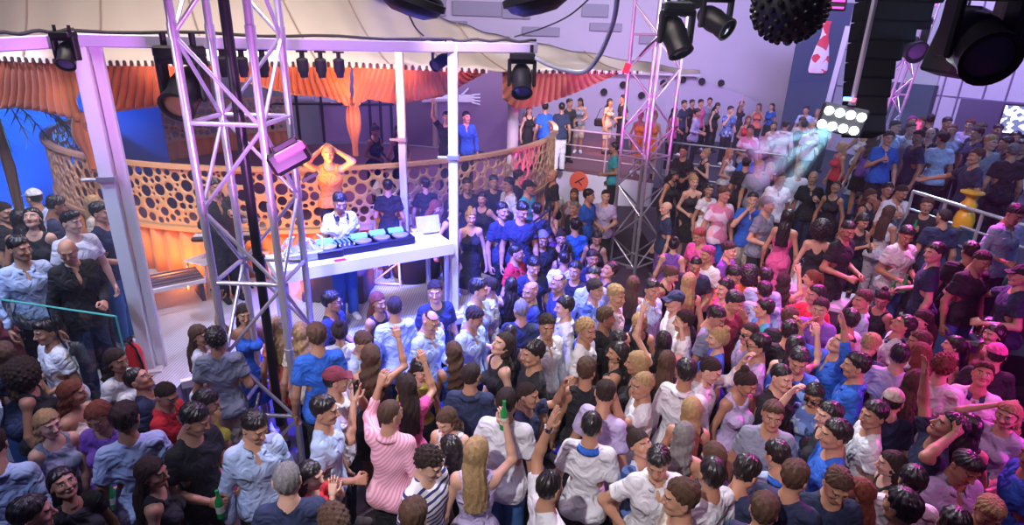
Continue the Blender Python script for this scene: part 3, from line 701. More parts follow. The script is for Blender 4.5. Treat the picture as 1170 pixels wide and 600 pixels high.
for i in range(nu):
    for j in range(nv): a=i*(nv+1)+j; F.append((a,a+nv+1,a+nv+2,a+1))
tm=link(bpy.data.objects.new('canvas',mesh_np('canvas',V,F,[CREAM])),tn); tm.modifiers.new('s','SOLIDIFY').thickness=.02
m=MB()
for i in range(6,116,11): m.path([Vector(V[i*(nv+1)+j])+Vector((0,-.02,.02)) for j in range(nv+1)],.012,5)
m.build('seam',mat('seam_tan',(.45,.34,.30),.8),tn)
m=MB()
for i in range(190):
    x=-20+i*4.0
    if 556<x<592: continue
    if x>735: break
    p=eavept(x)-Vector((-4,12,0))+Vector((0,-.04,-.02)); m.box(p,(.035,.03,.075),m=i%2,bev=.01)
m.build('scalloped_trim',[WHITE,BLKM],tn)['kind']='stuff'
def swag(pts,lab,name='curtain',seed=0,fold=26):
    x0,x1=pts[0][0],pts[-1][0]; nu=170;nv=12;V=[];F=[]
    for i in range(nu+1):
        u=i/nu; x=x0+(x1-x0)*u; yb=np.interp(x,[p[0] for p in pts],[p[1] for p in pts]); _,Y=interp(eave,x); top=eavept(x); 
        for j in range(nv+1):
            s=j/nv; yt=interp(eave,x)[0]; p=ony(x,yt+(yb-yt)*s,Y+.12+.5*s*math.sin(PI*u)); 
            d=.045*math.sin(fold*(u+.35*(1-s)*(u-.5))*PI+seed)*(.4+.6*s)+.012*math.sin(s*9+u*5+seed); p.y+=d; V.append(tuple(p))
    for i in range(nu):
        for j in range(nv): a=i*(nv+1)+j; F.append((a,a+nv+1,a+nv+2,a+1))
    o=link(bpy.data.objects.new(name,mesh_np(name,V,F,[ORANGE]))); o.modifiers.new('s','SOLIDIFY').thickness=.012; return tag(o,lab,'curtain','orange swags under the tent edge')
swag([(-30,128),(20,122),(55,128),(90,138)],'orange swag at the far left end of the tent edge')
swag([(96,150),(112,130),(150,125),(195,120),(240,92)],'orange swag behind the left white post and near tower',seed=1)
swag([(238,80),(280,94),(335,108),(375,111),(400,122)],'orange swag lit brightly between near tower and curtain column',seed=2,fold=40)
swag([(404,124),(420,113),(455,119),(505,110),(556,82)],'orange swag between curtain column and right white post',seed=3,fold=40)
swag([(574,112),(588,125),(612,122),(655,107),(706,84)],'orange swag right of the moving light, over the balcony',seed=4,fold=34)
def column_curtain(px,y0,y1,w,lab):
    _,Y=interp(eave,px); a=ony(px,y0,Y+.25); b=ony(px,y1,Y+.25); t=None; m=MB(); V=[];F=[];n=36;K=14
    for j in range(K+1):
        s=j/K; p=a.lerp(Vector((a.x,a.y,b.z)),s); r=w*(.45+.75*abs(math.sin(PI*min(1,s*1.25+.05)))*(.9 if s<.7 else .8))
        for i in range(n): q=2*PI*i/n; rr=r*(1+.16*math.sin(9*q)); V.append((p.x+rr*math.cos(q),p.y+rr*math.sin(q)*.7,p.z))
    for j in range(K):
        for i in range(n): F.append((j*n+i,j*n+(i+1)%n,(j+1)*n+(i+1)%n,(j+1)*n+i))
    o=link(bpy.data.objects.new('curtain',mesh_np('curtain',V,F,[ORANGE]))); tag(o,lab,'curtain','tied curtain columns')
column_curtain(93,128,192,.15,'tied orange curtain column behind the left white post'); column_curtain(402,112,178,.085,'tied orange curtain column between the near tower and middle post')
# ring pillar lit magenta
p=cyl(60,0,4.95); m=MB(); m.tube((p[0],p[1],1.0),(p[0],p[1],4.0),.11,n=20); m.lathe((p[0],p[1],1.0),[(.16,0),(.16,.08),(.11,.1)],20)
q=ony(586,160,p[1]); tag(m.build('pillar',WHITE,smooth=True),'slim round white pillar glowing magenta at the right end of the balustrade','pillar')
# railings
def railing(pts,h,lab,nm='railing',levels=(1,.62,.3),mtl=None,posts=None):
    t=thing(nm,lab,'railing',pts[0]); o=Vector(pts[0]); mtl=mtl or CHROME
    for k in levels:
        m=MB(); m.path([Vector(p)-o+Vector((0,0,h*k)) for p in pts],.028 if k==1 else .018,8); m.build('rail',mtl,t,smooth=True)
    for p in (posts or pts): m=MB(); m.tube(Vector(p)-o,Vector(p)-o+Vector((0,0,h)),.024,n=8); m.build('post',mtl,t,smooth=True)
    return t
PINKR=mat('pale_rail',(.62,.45,.50),.4,metal=.2)
railing([(a,b-.02,1.0) for a,b in bal],1.05,'pale metal railing curving along the balcony edge',mtl=PINKR)
railing([(3.75,15.05,.8),(4.3,14.7,.8),(5.2,14.2,.8),(6.2,13.6,.8)],1.2,'dark railing with thin bright top along the back terrace',mtl=mat('dark_rail',(.25,.30,.36),.3,metal=.6))
railing([(6.38,9.3,1.25),(6.5,8.7,1.25),(6.62,8.1,1.25),(6.78,7.3,1.25)],1.0,'silver railing of the right terrace above the yellow ornament',levels=(1,.72,.44,.16),mtl=mat('bright_steel',(.75,.76,.82),.35,metal=.6))
a=Vector((4.55,5.15,0)); b=Vector((6.2,4.6,0))
railing([(4.75,4.75,.0),(5.4,4.85,.0),(6.3,4.95,.0)],1.15,'low metal rail glowing magenta at the right edge',levels=(1,.7,.4))
# steps, white benches behind the black scoop neck man
for i,(x,y,z,w) in enumerate(((1100,268,.95,.9),(1105,281,.85,.9),(1060,262,.8,.7))):
    c=onz(x,y,z); m=MB(); m.box((c.x,c.y,z/2+.25),(w,.32,z-.5+.02),bev=.03,rot=Matrix.Rotation(-.5,3,'Z')); tag(m.build('bench',mat('white_bench',(.6,.58,.66),.5)),['white bench below the yellow ornament, upper one','white bench just behind the black scoop neck man','short white bench left of the yellow ornament'][i],'bench','white benches by the railing')
m=MB(); m.prism([(5.7,6.6),(7,6.2),(7.5,7.4),(6.2,7.8)],.5,.9); struct(m.build('terrace_step',mat('platform_deck',(.12,.09,.13),.5)))
c=ony(1099,259,8.45); t=thing('ornament','bright yellow turned ornament standing at the silver railing','ornament',(c.x,c.y,c.z)); t.scale=(.5,.5,.5)
m=MB(); m.box((c.x,c.y,(c.z+.5)/2),(.3,.3,c.z-.5),bev=.02); tag(m.build('pedestal',mat('slate_panel',(.05,.09,.12),.7)),'dark pedestal under the yellow ornament','pedestal')
YEL=mat('yellow_gloss',(.85,.42,.02),.3)
m=MB(); m.lathe((0,0,0),[(.0,0),(.26,0),(.27,.22),(.22,.42),(.17,.48),(.21,.58),(.21,.70),(.13,.80),(.12,.9),(.22,.98),(.30,1.02),(.30,1.07),(0,1.08)],24); m.build('turned_body',YEL,t,smooth=True)
# ------------- posts and beams of the stage frame
def zat(x,y,py):
    lo,hi=-2,12
    for _ in range(40):
        mid=(lo+hi)/2; v=proj((x,y,mid))
        if v[1]>py: lo=mid
        else: hi=mid
    return mid
def proj(p):
    c=CM.T@(np.array(p,float)-[0,0,CZ]); return (585+FPX*c[0]/c[2],300+FPX*c[1]/c[2])
PL=(-4.12,5.85); PM=(-1.72,9.0); PR_=(-.80,7.62)
def post(x,y,w,d,z0,z1,lab,rz=0,double=False):
    t=thing('post',lab,'post',(x,y,z0),rz); m=MB(); m.box((0,0,(z1-z0)/2),(w,d,z1-z0),bev=.008); m.build('shaft',WHITE,t)
    if double: m=MB(); m.box((w*.95,.05,(z1-z0)/2),(w*.7,d*.7,z1-z0),bev=.006); m.build('shaft',WHITE,t)
    m=MB(); m.box((0,0,.01),(w*2.2,d*2.2,.02)); m.build('base_plate',WHITE,t)
    m=MB(); m.box((0,-.02,(z1-z0)*.62),(w*1.25,d*1.25,.05)); m.tube((-w*1.6,-d*.6,(z1-z0)*.62),(w*.2,-d*.6,(z1-z0)*.62),.02); m.build('clamp',ALU,t)
zL=zat(*PL,38); zM=zat(*PM,52); zR=zat(*PR_,52)
post(*PL,.13,.12,.7,zL,'leftmost white square post of the stage frame, doubled',rz=.35,double=True)
post(*PM,.11,.11,.7,zM,'white post behind the DJ desk, middle of three'); post(*PR_,.12,.12,.7,zR,'white post at the stage edge right of the DJ desk')
def beam(a,b,r,lab):
    t=thing('beam',lab,'beam',a); o=Vector(a); d=Vector(b)-o
    m=MB(); L=d.length; q=d.to_track_quat('X','Z'); m.box(d/2,(L,r*2,r*1.7),rot=q,bev=.01); m.build('tube',mat('pale_violet_metal',(.55,.50,.72),.35,metal=.3),t)
    m=MB(); pts=[]; n=int(L/.16)
    for i in range(n*3+1): s=i/(n*3); ph=s*n*2*PI/2.5; pts.append(d*s+Vector((0,math.cos(ph)*r*1.15,math.sin(ph)*r*1.1)))
    m.path([d*s/14+Vector((0,-.02,r+.015+.012*math.sin(s*5))) for s in range(15)],.018,6); m.build('cable',BLKM,t,smooth=True)
    return t
bl=ony(-25,52,5.3); bR=ony(612,55,8.1)
beam(bl,(PL[0],PL[1],zL-.06),.07,'left section of the violet lit beam, running out of frame')
beam((PL[0],PL[1],zL-.06),(PR_[0],PR_[1],zR-.02),.07,'long violet lit beam carrying the row of small lamps')
beam((PR_[0],PR_[1],zR-.02),bR,.07,'short bright beam end holding the moving light')
beam((PM[0],PM[1],zM),(PR_[0]-.05,PR_[1]+.1,zR),.05,'thin beam joining the middle and right white posts')
# ------------- lattice towers
def tower(cor,z0,z1,r,bay,lab,group=None,tilt=None,mtl=None,start=0,flip=0,every=2):
    mtl=mtl or ALU; cx=sum(c[0] for c in cor)/4; cy=sum(c[1] for c in cor)/4; t=thing('lattice_tower',lab,'lattice tower',(cx,cy,z0),group=group)
    tl=tilt or (0,0); 
    def W(i,z): return Vector((cor[i][0]-cx+tl[0]*(z-z0),cor[i][1]-cy+tl[1]*(z-z0),z-z0))
    for i in range(4):
        m=MB(); m.tube(W(i,z0),W(i,z1),r,n=14)
        k=z0+bay*2
        while k<z1: m.tube(W(i,k-.06),W(i,k+.06),r*1.22,n=14); k+=bay*2
        m.build('chord',mtl,t,smooth=True)
    nb=int((z1-z0-start)/bay)
    for k in range(-1 if start>bay*.8 else 0,nb):
        za=max(z0,z0+start+k*bay); zb=z0+start+(k+1)*bay
        for i in range(4):
            j=(i+1)%4; a,b=(W(i,za),W(j,zb)) if (k+i+flip)%2==0 else (W(j,za),W(i,zb))
            m=MB(); m.tube(a,b,r*.52,n=9); m.build('brace',mtl,t,smooth=True)
            if k%every==0: m=MB(); m.tube(W(i,za+.03),W(j,za+.03),r*.62,n=9); m.build('crossbar',mtl,t,smooth=True)
    for i in range(4): m=MB(); m.box(W(i,z0+.01),(.2,.2,.02)); m.build('base_plate',mtl,t)
    return t
def xat(px,py,Y): return ony(px,py,Y)
fl=xat(200,50,5.0); fr=xat(288,50,5.0); bl2=xat(242,50,5.62); br=xat(322,50,5.62)
tower([(fl.x,5.0),(fr.x,5.0),(br.x,5.62),(bl2.x,5.62)],0,6.6,.034,.725,'near aluminium lattice tower standing in the crowd at left',start=.7,flip=1)
pb=xat(262,50,5.3); m=MB(); m.tube((pb.x,5.3,.4),(pb.x,5.3,6.4),.045,n=16); m.tube((pb.x,5.3,2.2),(pb.x,5.3,2.35),.06,n=16)
tag(m.build('pole',BLK,smooth=True),'glossy black vertical pole inside the near lattice tower','pole')
q=[xat(x,240,Y) for x,Y in((703,10.9),(733,10.5),(757,10.95),(728,11.35))]
tower([(v.x,v.y) for v in q],0,8.0,.032,.52,'far aluminium lattice tower lit magenta beside the side platform',start=.28,every=4,flip=1)
a=xat(1006,150,14.5); b=xat(1052,18,14.5); tl=((b.x-a.x)/(b.z-a.z),0)
tower([(a.x-.16,14.3),(a.x+.2,14.3),(a.x+.2,14.65),(a.x-.16,14.65)],a.z,b.z+1.2,.03,.42,'slanting lattice tower glowing pink behind the lamp panel',tilt=tl)
# ------------- lamps
def moving_head(loc,s,aim,lab,group=None,body=BLK,lens=None,hang=True):
    t=thing('spotlight',lab,'stage light',loc,group=group); k=1 if hang else -1
    m=MB(); m.box((0,0,-.05*s*k),(.34*s,.24*s,.10*s),bev=.02*s); m.tube((-.12*s,0,0),(-.12*s,0,.10*s),.025*s); m.tube((.12*s,0,0),(.12*s,0,.10*s),.025*s); m.build('base',body,t)
    m=MB()
    for q in(-1,1): m.box((q*.17*s,0,-.26*s*k),(.05*s,.13*s,.36*s),bev=.015*s)
    m.box((0,0,-.12*s*k),(.36*s,.14*s,.05*s),bev=.01*s); m.build('yoke',body,t)
    d=Vector(aim).normalized(); q=d.to_track_quat('Z','Y').to_matrix(); c=Vector((0,0,-.36*s*k))
    m=MB(); m.lathe(c,[(0,-.24*s),(.09*s,-.23*s),(.13*s,-.15*s),(.145*s,-.02*s),(.13*s,.08*s),(.14*s,.18*s),(.145*s,.22*s),(.12*s,.22*s),(.115*s,.19*s),(0,.19*s)],22,rot=q); h=m.build('head',body,t,smooth=True)
    m=MB(); m.lathe(c,[(0,.205*s),(.07*s,.202*s),(.112*s,.192*s),(.112*s,.185*s),(0,.185*s)],20,rot=q); m.build('lens',lens or LENS,h,smooth=True)
    return t
MAG=mat('magenta_glass',(.6,.05,.5),.15,emit=(1,.1,.8),es=1.2)
def hang(px,py,Y): v=ony(px,py,Y); return (v.x,v.y,v.z)
moving_head(hang(597,60,8.0),.95,(.05,-.7,-.7),'black moving light hanging from the right end of the beam')
moving_head(hang(204,52,5.9),1.15,(.0,-.8,-.5),'big black moving light beside the near tower top',lens=mat('amber_lens',(.15,.07,.04),.1))
moving_head(hang(776,2,7.2),1.0,(.3,-.5,-.8),'black moving light at the top of the far tower, tilted right')
moving_head(hang(822,-12,7.6),.95,(.5,-.6,-.4),'black moving light right of the far tower, half out of frame')
moving_head(hang(790,-22,7.9),.7,(-.5,-.6,-.4),'small moving light with magenta glow between two larger ones',lens=MAG)
moving_head(hang(1140,-34,5.2),1.5,(-.2,-.9,-.35),'largest round black moving light at the top right corner')
moving_head(hang(1180,-25,5.6),1.1,(.1,-.9,-.3),'black moving light cut off by the right edge')
moving_head(hang(71,36,5.6),.55,(.2,-.7,-.7),'small lamp hanging left of the leftmost white post')
moving_head(hang(1047,20,13.5),1.6,(.0,-.9,-.3),'black lamp fixed at the top of the slanting tower')
moving_head(hang(503,51,7.7),.55,(-.5,-.7,-.4),'small lamp under the beam beside the right white post')
# clamp-on fixture on the near tower
p=xat(331,180,5.1); t=thing('spotlight','boxy black fixture with magenta face clamped on the near tower','stage light',p); R9=Matrix.Rotation(-.5,3,'Y')@Matrix.Rotation(.3,3,'Z')
m=MB(); m.box((0,0,0),(.34,.26,.20),rot=R9,bev=.03); m.box((-.02,.0,.11),(.22,.2,.06),rot=R9,bev=.01); m.build('housing',BLK,t)
m=MB(); m.box((.05,-.115,.075),(.26,.06,.07),rot=R9,bev=.01); m.build('magenta_panel',MAG,t); m=MB(); m.box((.17,-.02,-.16),(.14,.2,.03),rot=R9); m.build('barn_door',BLKM,t)
p=xat(331,215,5.05); 
# row of small lamps under the long beam
first=None
for i,x in enumerate((222,252,274,298,344,365,386)):
    f=(x-95)/(521-95); dd=Vector((PR_[0]-PL[0],PR_[1]-PL[1],0)); 
    # find the beam point under this pixel
    lo,hi=0,1
    for _ in range(30):
        mid=(lo+hi)/2; pt_=(PL[0]+dd.x*mid,PL[1]+dd.y*mid,zL-.06+(zR-zL)*mid)
        if proj(pt_)[0]<x: lo=mid
        else: hi=mid
    labs=['first small lamp from the left under the beam, near tower','second small lamp under the beam, behind the near tower','third small lamp under the beam, behind the black pole','fourth small lamp under the beam, inside the near tower','fifth small lamp, first one right of the near tower','sixth small lamp, middle one right of the near tower','seventh small lamp, last one right of the near tower']
    if first is None:
        t=thing('spotlight',labs[i],'stage light',pt_,group='small lamps in a row under the beam'); 
        m=MB(); m.box((0,0,-.10),(.02,.10,.1)); m.box((0,0,-.05),(.12,.03,.02)); m.build('bracket',BLKM,t)
        m=MB(); m.lathe((0,0,-.22),[(0,-.10),(.04,-.10),(.045,-.06),(.06,-.03),(.062,.09),(.03,.11),(0,.11)],14,rot=Matrix.Rotation(.15,3,'X')); m.build('can',BLKM,t,smooth=True); first=t
    else: t=copy_tree(first); t.location=pt_; t['label']=labs[i]
# dome speakers / ball cluster at the top
def dome(px,py,Y,r,lab,tilt=.3):
    v=ony(px,py,Y); t=thing('hanging_dome',lab,'speaker',v); R=Matrix.Rotation(tilt,3,'Y')
    m=MB(); m.lathe((0,0,0),[(0,-r*.45),(r*.5,-r*.42),(r*.85,-r*.25),(r,0),(r*.95,r*.2),(r*.5,r*.5),(0,r*.6)],28,rot=R); b=m.build('shell',BLK,t,smooth=True)
    m=MB(); m.lathe((0,0,0),[(r*.97,-.02),(r*1.04,-.015),(r*1.04,.03),(r*.97,.035)],28,rot=R); m.build('rim',BLKM,t,smooth=True); m=MB(); m.tube((0,0,r*.5),(0,0,r*.5+.6),.02); m.build('hanger',BLKM,t)
dome(470,0,4.6,.24,'glossy black dome hanging at the top centre left'); dome(614,-2,4.6,.24,'black dome with a pointed underside at the top centre',-.25)
v=ony(903,6,6.2); t=thing('hanging_ball','dark hanging ball covered with round studs near the top','mirror ball',v)
m=MB(); m.lathe((0,0,0),[(.33*math.sin(PI*i/16)+.001,-.33*math.cos(PI*i/16)) for i in range(17)],28); m.build('ball',BLKM,t,smooth=True)
m=MB()
for k in range(150):
    z=1-2*(k+.5)/150; r=math.sqrt(1-z*z); a=k*2.39996; d=Vector((r*math.cos(a),r*math.sin(a),z)); m.lathe(d*.325,[(.03,0),(.03,.025),(.018,.04),(0,.042)],8,rot=d.to_track_quat('Z','Y'))
m.build('studs',BLK,t,smooth=True)
# dark batten beside the ball with magenta strips
for (x0,x1,y,lab) in ((860,890,8,'dark lighting batten left of the studded ball'),(930,965,6,'dark lighting batten with magenta strips right of the studded ball')):
    a=ony(x0,y,7.2); b=ony(x1,y-3,7.2); t=thing('hanging_batten',lab,'stage light',(a+b)/2)
    m=MB(); m.box((0,0,0),((b-a).length,.12,.14),bev=.01); m.build('housing',BLKM,t); m=MB()
    for k in(-.04,.03): m.box((0,-.066,k),((b-a).length*.8,.012,.02))
    m.build('light_strip',MAG,t)
# line array speaker
t0=ony(1040,-45,9.8); t=thing('hanging_speaker_array','tall curved black hanging speaker array behind the lamp panel','speaker',t0)
prev=Vector((0,0,0)); an=-.03; PB=mat('deep_black',(.006,.006,.008),.8,spec=.1)
for k in range(9):
    h=.285; m=MB(); w=(1.2,1.15,1.02,.84,.68,.60,.56,.52,.50)[k]; R=Matrix.Rotation(-an,3,'X'); c=prev+R@Vector((w/2-.6,0,-h/2)); m.box(c,(w,.34,h-.008),rot=R,bev=.01); cb=m.build('cabinet',PB,t)
    m=MB(); m.box(c+R@Vector((0,-.175,0)),(w*.94,.02,h-.05),rot=R,bev=.005); m.build('grille',mat('grille_dark',(.012,.013,.016),.7,spec=.1),cb); prev=prev+R@Vector((0,0,-h)); an+=.055
t0=ony(1106,10,8.6); t=thing('hanging_speaker','single black box speaker hanging against the violet wall','speaker',t0); R=Matrix.Rotation(.2,3,'Y')@Matrix.Rotation(.45,3,'Z')
m=MB(); m.box((0,0,-.42),(.48,.45,.86),rot=R,bev=.03); m.build('cabinet',BLK,t); m=MB(); m.box(R@Vector((0,-.235,0))+Vector((0,0,-.42)),(.4,.02,.78),rot=R,bev=.01); m.build('grille',mat('grille_dark',(.03,.035,.04),.6),t)
m=MB(); m.tube((0,0,0),(0,0,1.2),.015); m.build('hanger',BLKM,t)
# lamp panel with eight bright lamps on a leaning pole
c=ony(962,137,8.8); t=thing('spotlight','black panel of eight dazzling white lamps on a leaning pole','stage light',c); R=Matrix.Rotation(.16,3,'Y')@Matrix.Rotation(-.35,3,'Z')
m=MB(); m.box((0,0,0),(.62,.14,.40),rot=R,bev=.03); m.build('housing',BLKM,t); BR=mat('lamp_white_glow',(1,1,1),.3,emit=(.85,.95,1),es=16)
for r_ in(0,1):
    for k in range(4):
        q=R@Vector((-.22+.145*k-.03*r_,-.085,.09-.2*r_)); m=MB(); m.lathe(q,[(0,0),(.05,.0),(.06,.02),(.05,.03),(0,.032)],14,rot=R@Matrix.Rotation(PI/2,3,'X')); m.build('bulb',BR,t,smooth=True)
m=MB(); a=ony(975,112,8.8)-c; b=ony(1004,-20,8.8)-c; m.tube(a,b,.035,n=12); m.tube(a,a-Vector((0,0,.1)),.05,n=12); m.build('pole',ALU,t,smooth=True)
m=MB(); q=ony(968,113,8.7)-c; m.box(q,(.1,.06,.05),bev=.01); m.build('indicator',mat('blue_led',(.1,.2,1),.3,emit=(.1,.3,1),es=5),t); m=MB(); q=ony(975,114,8.7)-c; m.box(q,(.05,.06,.05),bev=.01); m.build('indicator',mat('red_led',(1,.1,.1),.3,emit=(1,.05,.1),es=5),t)
# bright monitor at the right edge and dark niche
c=ony(1163,137,13.0); t=thing('monitor','bright white screen with small dark marks at the right edge','screen',c); R=Matrix.Rotation(-.6,3,'Z')
m=MB(); m.box((0,0,0),(.62,.06,.62),rot=R); m.build('frame',BLKM,t); m=MB(); m.box(R@Vector((0,-.035,0)),(.56,.01,.56),rot=R); m.build('screen',blotch('screen_marks',(.8,.9,1),[(.1,.12,.25)],14),t)
mm=MATS['screen_marks']; b_=mm.node_tree.nodes['Principled BSDF']; b_.inputs['Emission Strength'].default_value=1.6
for l in list(mm.node_tree.links):
    if l.to_socket.name=='Base Color': mm.node_tree.links.new(l.from_socket,b_.inputs['Emission Color'])
c=ony(1142,140,13.5); m=MB(); m.box(c,(1.6,.3,.9),rot=Matrix.Rotation(-.9,3,'Z')); struct(m.build('window_30',mat('niche_dark',(.10,.09,.16),.7)))
# cables
def cable(pts,r,lab,mt=BLKM,nm='cable'):
    m=MB(); P=[ony(*p) for p in pts]; Q=[]
    for i in range(len(P)-1):
        p0=P[max(i-1,0)];p1=P[i];p2=P[i+1];p3=P[min(i+2,len(P)-1)]
        for k in range(8): s=k/8; Q.append(.5*((2*p1)+(p2-p0)*s+(2*p0-5*p1+4*p2-p3)*s*s+(3*p1-p0-3*p2+p3)*s**3))
    Q.append(P[-1]); m.path(Q,r,8); tag(m.build(nm,mt,smooth=True),lab,'cable')
cable([(606,62,8),(622,72,7.8),(645,80,7.6),(668,82,7.4),(683,66,7.2),(694,44,7.0),(702,20,6.8),(706,-10,6.6)],.028,'thick hose looping from the beam end up past the far tower',mat('hose_grey',(.30,.32,.42),.35))
cable([(588,42,8.2),(620,32,7.8),(650,18,7.4),(676,-4,7)],.009,'thin wire slanting up from the beam end')
cable([(468,18,5),(475,32,6),(484,41,7.2)],.008,'short wire from the glossy dome down to the beam')
cable([(760,36,8),(742,52,9.2),(731,64,10.2)],.014,'dark cable from the moving light to the far tower')
m=MB(); c=xat(716,78,10.3); m.box(c,(.10,.04,.16),rot=Matrix.Rotation(.3,3,'Y')); tag(m.build('flag',RED),'small red tag tied on the far tower','tag')
# ------------- DJ desk
D=[onz(x,y,1.78) for x,y in((315,311),(518,278),(494,262),(303,292))]
t=thing('dj_desk','long white DJ desk loaded with equipment','desk',(D[0].x,D[0].y,.7)); o=Vector((D[0].x,D[0].y,.7)); DW=mat('desk_white',(.70,.70,.76),.35)
m=MB(); m.prism([(d.x-o.x,d.y-o.y) for d in D],.98,1.08); m.build('desktop',DW,t)
m=MB(); f=(D[1]-D[0]); m.box(Vector((f.x/2,f.y/2,1.01))+Vector((0,-.01,.0)),(f.length,.03,.15),rot=Matrix.Rotation(math.atan2(f.y,f.x),3,'Z')); m.v=[(a,b,c+.0) for a,b,c in m.v]; fp=m.build('front_panel',DW,t)
for k,d in enumerate(D): 
    cc=sum((v for v in D),Vector())/4; q=d.lerp(cc,.08); m=MB(); m.tube((q.x-o.x,q.y-o.y,0),(q.x-o.x,q.y-o.y,.98),.035,n=12); m.build('leg',ALU,t,smooth=True)
# truss trestle under the desk
q=onz(440,330,.7); tr=thing('trestle','small lattice trestle under the right part of the DJ desk','trestle',(q.x,q.y+.25,.7)); 
for (sx,sy) in((-.22,-.15),(.22,-.15),(-.22,.15),(.22,.15)): m=MB(); m.tube((sx,sy,0),(sx*.9,sy,.97),.022,n=10); m.build('leg',ALU,tr,smooth=True)
for k,(a,b) in enumerate((((-.22,-.15,.05),(.2,-.15,.4)),((.2,-.15,.4),(-.2,-.15,.75)),((-.22,.15,.05),(.2,.15,.4)),((.2,.15,.4),(-.2,.15,.75)),((-.22,-.15,.05),(.22,-.15,.05)),((-.22,-.15,.06),(-.22,.15,.4)),((.22,-.15,.4),(.22,.15,.06)))):
    m=MB(); m.tube(a,b,.013,n=8); m.build('brace',ALU,tr,smooth=True)
# round floor monitor behind the trestle
q=onz(470,330,.7); t=thing('bass_drum','large round dark drum shaped speaker standing behind the trestle','speaker',(q.x,q.y+.35,.7),rz=.3)
m=MB(); m.lathe((0,0,.34),[(0,-.17),(.31,-.17),(.34,-.14),(.34,.14),(.31,.17),(0,.17)],32,rot=Matrix.Rotation(PI/2,3,'X')); m.build('shell',mat('dark_blue_shell',(.02,.03,.10),.35),t,smooth=True)
m=MB(); m.lathe((0,-.17,.34),[(.28,0),(.335,0),(.335,.03),(.28,.03)],32,rot=Matrix.Rotation(PI/2,3,'X')); m.build('hoop',BLK,t,smooth=True)
# gear
dirx=(D[1]-D[0]).normalized(); dang=math.atan2(dirx.y,dirx.x)
KN=mat('knob_cyan',(.25,.45,.75),.3); BLUELED=mat('cyan_led',(.1,.4,1),.3,emit=(.1,.45,1),es=1.6)
def player(px,py,lab,w=.32,kind='deck'):
    c=onz(px,py,1.82); t=thing('media_player' if kind=='deck' else 'mixer',lab,'DJ equipment',(c.x,c.y,1.78),rz=dang,group='players and mixers on the DJ desk')
    m=MB(); m.box((0,0,.055),(w,.36,.10),bev=.012); m.build('body',BLK,t)
    if kind=='deck':
        m=MB(); m.lathe((0,-.05,.105),[(0,0),(.105,0),(.105,.018),(.09,.024),(0,.024)],26); m.build('jog_wheel',mat('jog_silver',(.45,.47,.55),.3,metal=.6),t,smooth=True)
        m=MB(); m.box((0,.12,.13),(.2,.08,.02),rot=Matrix.Rotation(.5,3,'X')); m.build('display',BLUELED,t)
    else:
        for k in range(5):
            for j in range(5):
                m=MB(); m.tube((-w*.38+k*w*.19,-.04+j*.045,.105),(-w*.38+k*w*.19,-.04+j*.045,.13),.009,n=8); m.build('knob',KN,t)
        m=MB()
        for k in range(4): m.box((-w*.3+k*w*.2,-.11,.115),(.012,.03,.02))
        m.build('fader',WHITE,t)
player(374,287,'dark player with cyan display, leftmost in front of the DJ'); player(394,283,'mixer full of small blue knobs right before the DJ',.3,'mixer'); player(414,280,'dark player with cyan display right of the knobbed mixer'); player(435,276,'dark player between two others, near the middle white post'); player(456,273,'dark player nearest the open laptop')
c=onz(347,291,1.82); t=thing('mixing_console','pale console with a tangle of cables at the left end of the desk','DJ equipment',(c.x,c.y,1.78),rz=dang)
m=MB(); m.box((0,0,.06),(.42,.34,.11),bev=.015); m.build('body',mat('console_grey',(.25,.27,.36),.4),t)
for k in range(6):
    m=MB(); R2=random.Random(k); m.path([(-.25+.09*k,-.1,.12),(-.2+.08*k+R2.uniform(-.1,.1),-.05,.25),(-.15+.07*k,.08,.22+R2.uniform(-.05,.05)),(-.22+.1*k,.16,.11)],.012,6); m.build('cable',mat('pale_cable',(.55,.6,.8),.4),t,smooth=True)
c=onz(486,263,1.80); t=thing('laptop','open silver laptop at the right end of the DJ desk','laptop',(c.x,c.y,1.78),rz=.5)
m=MB(); m.box((0,0,.012),(.34,.24,.02),bev=.006); m.build('keyboard_base',WHITE,t); m=MB(); R=Matrix.Rotation(1.25,3,'X'); m.box((0,-.12,.14),(.34,.24,.012),rot=R,bev=.005); ld=m.build('lid',mat('silver_lid',(.68,.69,.75),.3,metal=.4),t)
m=MB(); m.lathe((0,-.125-.008,.145),[(0,0),(.022,0),(.022,.006),(0,.006)],16,rot=R@Matrix.Rotation(PI,3,'X')); m.tube((.004,-.142,.17),(.012,-.144,.178),.005); m.build('logo',mat('logo_glow',(1,1,1),.3,emit=(1,1,1),es=2.0),ld)
c=onz(476,272,1.80); t=thing('laptop_stand','white angled stand below the open laptop','stand',(c.x,c.y,1.78),rz=dang); m=MB(); m.box((0,0,.03),(.22,.2,.02),rot=Matrix.Rotation(.2,3,'X')); m.build('tray',WHITE,t); m=MB(); m.box((0,-.08,.015),(.2,.02,.03)); m.build('foot',WHITE,t)
c=onz(388,297,1.80); m=MB(); m.box((c.x,c.y+.02,1.788),(.14,.07,.012),rot=Matrix.Rotation(dang,3,'Z')); tag(m.build('red_case',RED),'flat red case on the front edge of the desk','case')
c=onz(362,288,1.80); m=MB(); 
for k in range(5): m.lathe((c.x+.03*k,c.y+.05,1.785),[(.012,0),(.016,.03),(.01,.05),(0,.055)],8,m=k%3)
tag(m.build('toy_lights',[mat('toy_orange',(.9,.3,.03),.4),mat('toy_green',(.1,.6,.15),.4),mat('toy_yellow',(.9,.7,.05),.4)],smooth=True),'small orange, green and yellow knobs beside the console','decoration')
# performer riser
q=onz(375,175,1.15+1.66); m=MB(); m.box((q.x,q.y,.925),(.9,.7,.45),bev=.02); tag(m.build('riser',mat('dark_riser',(.08,.04,.06),.6)),'dark box riser under the orange lit performer','riser')
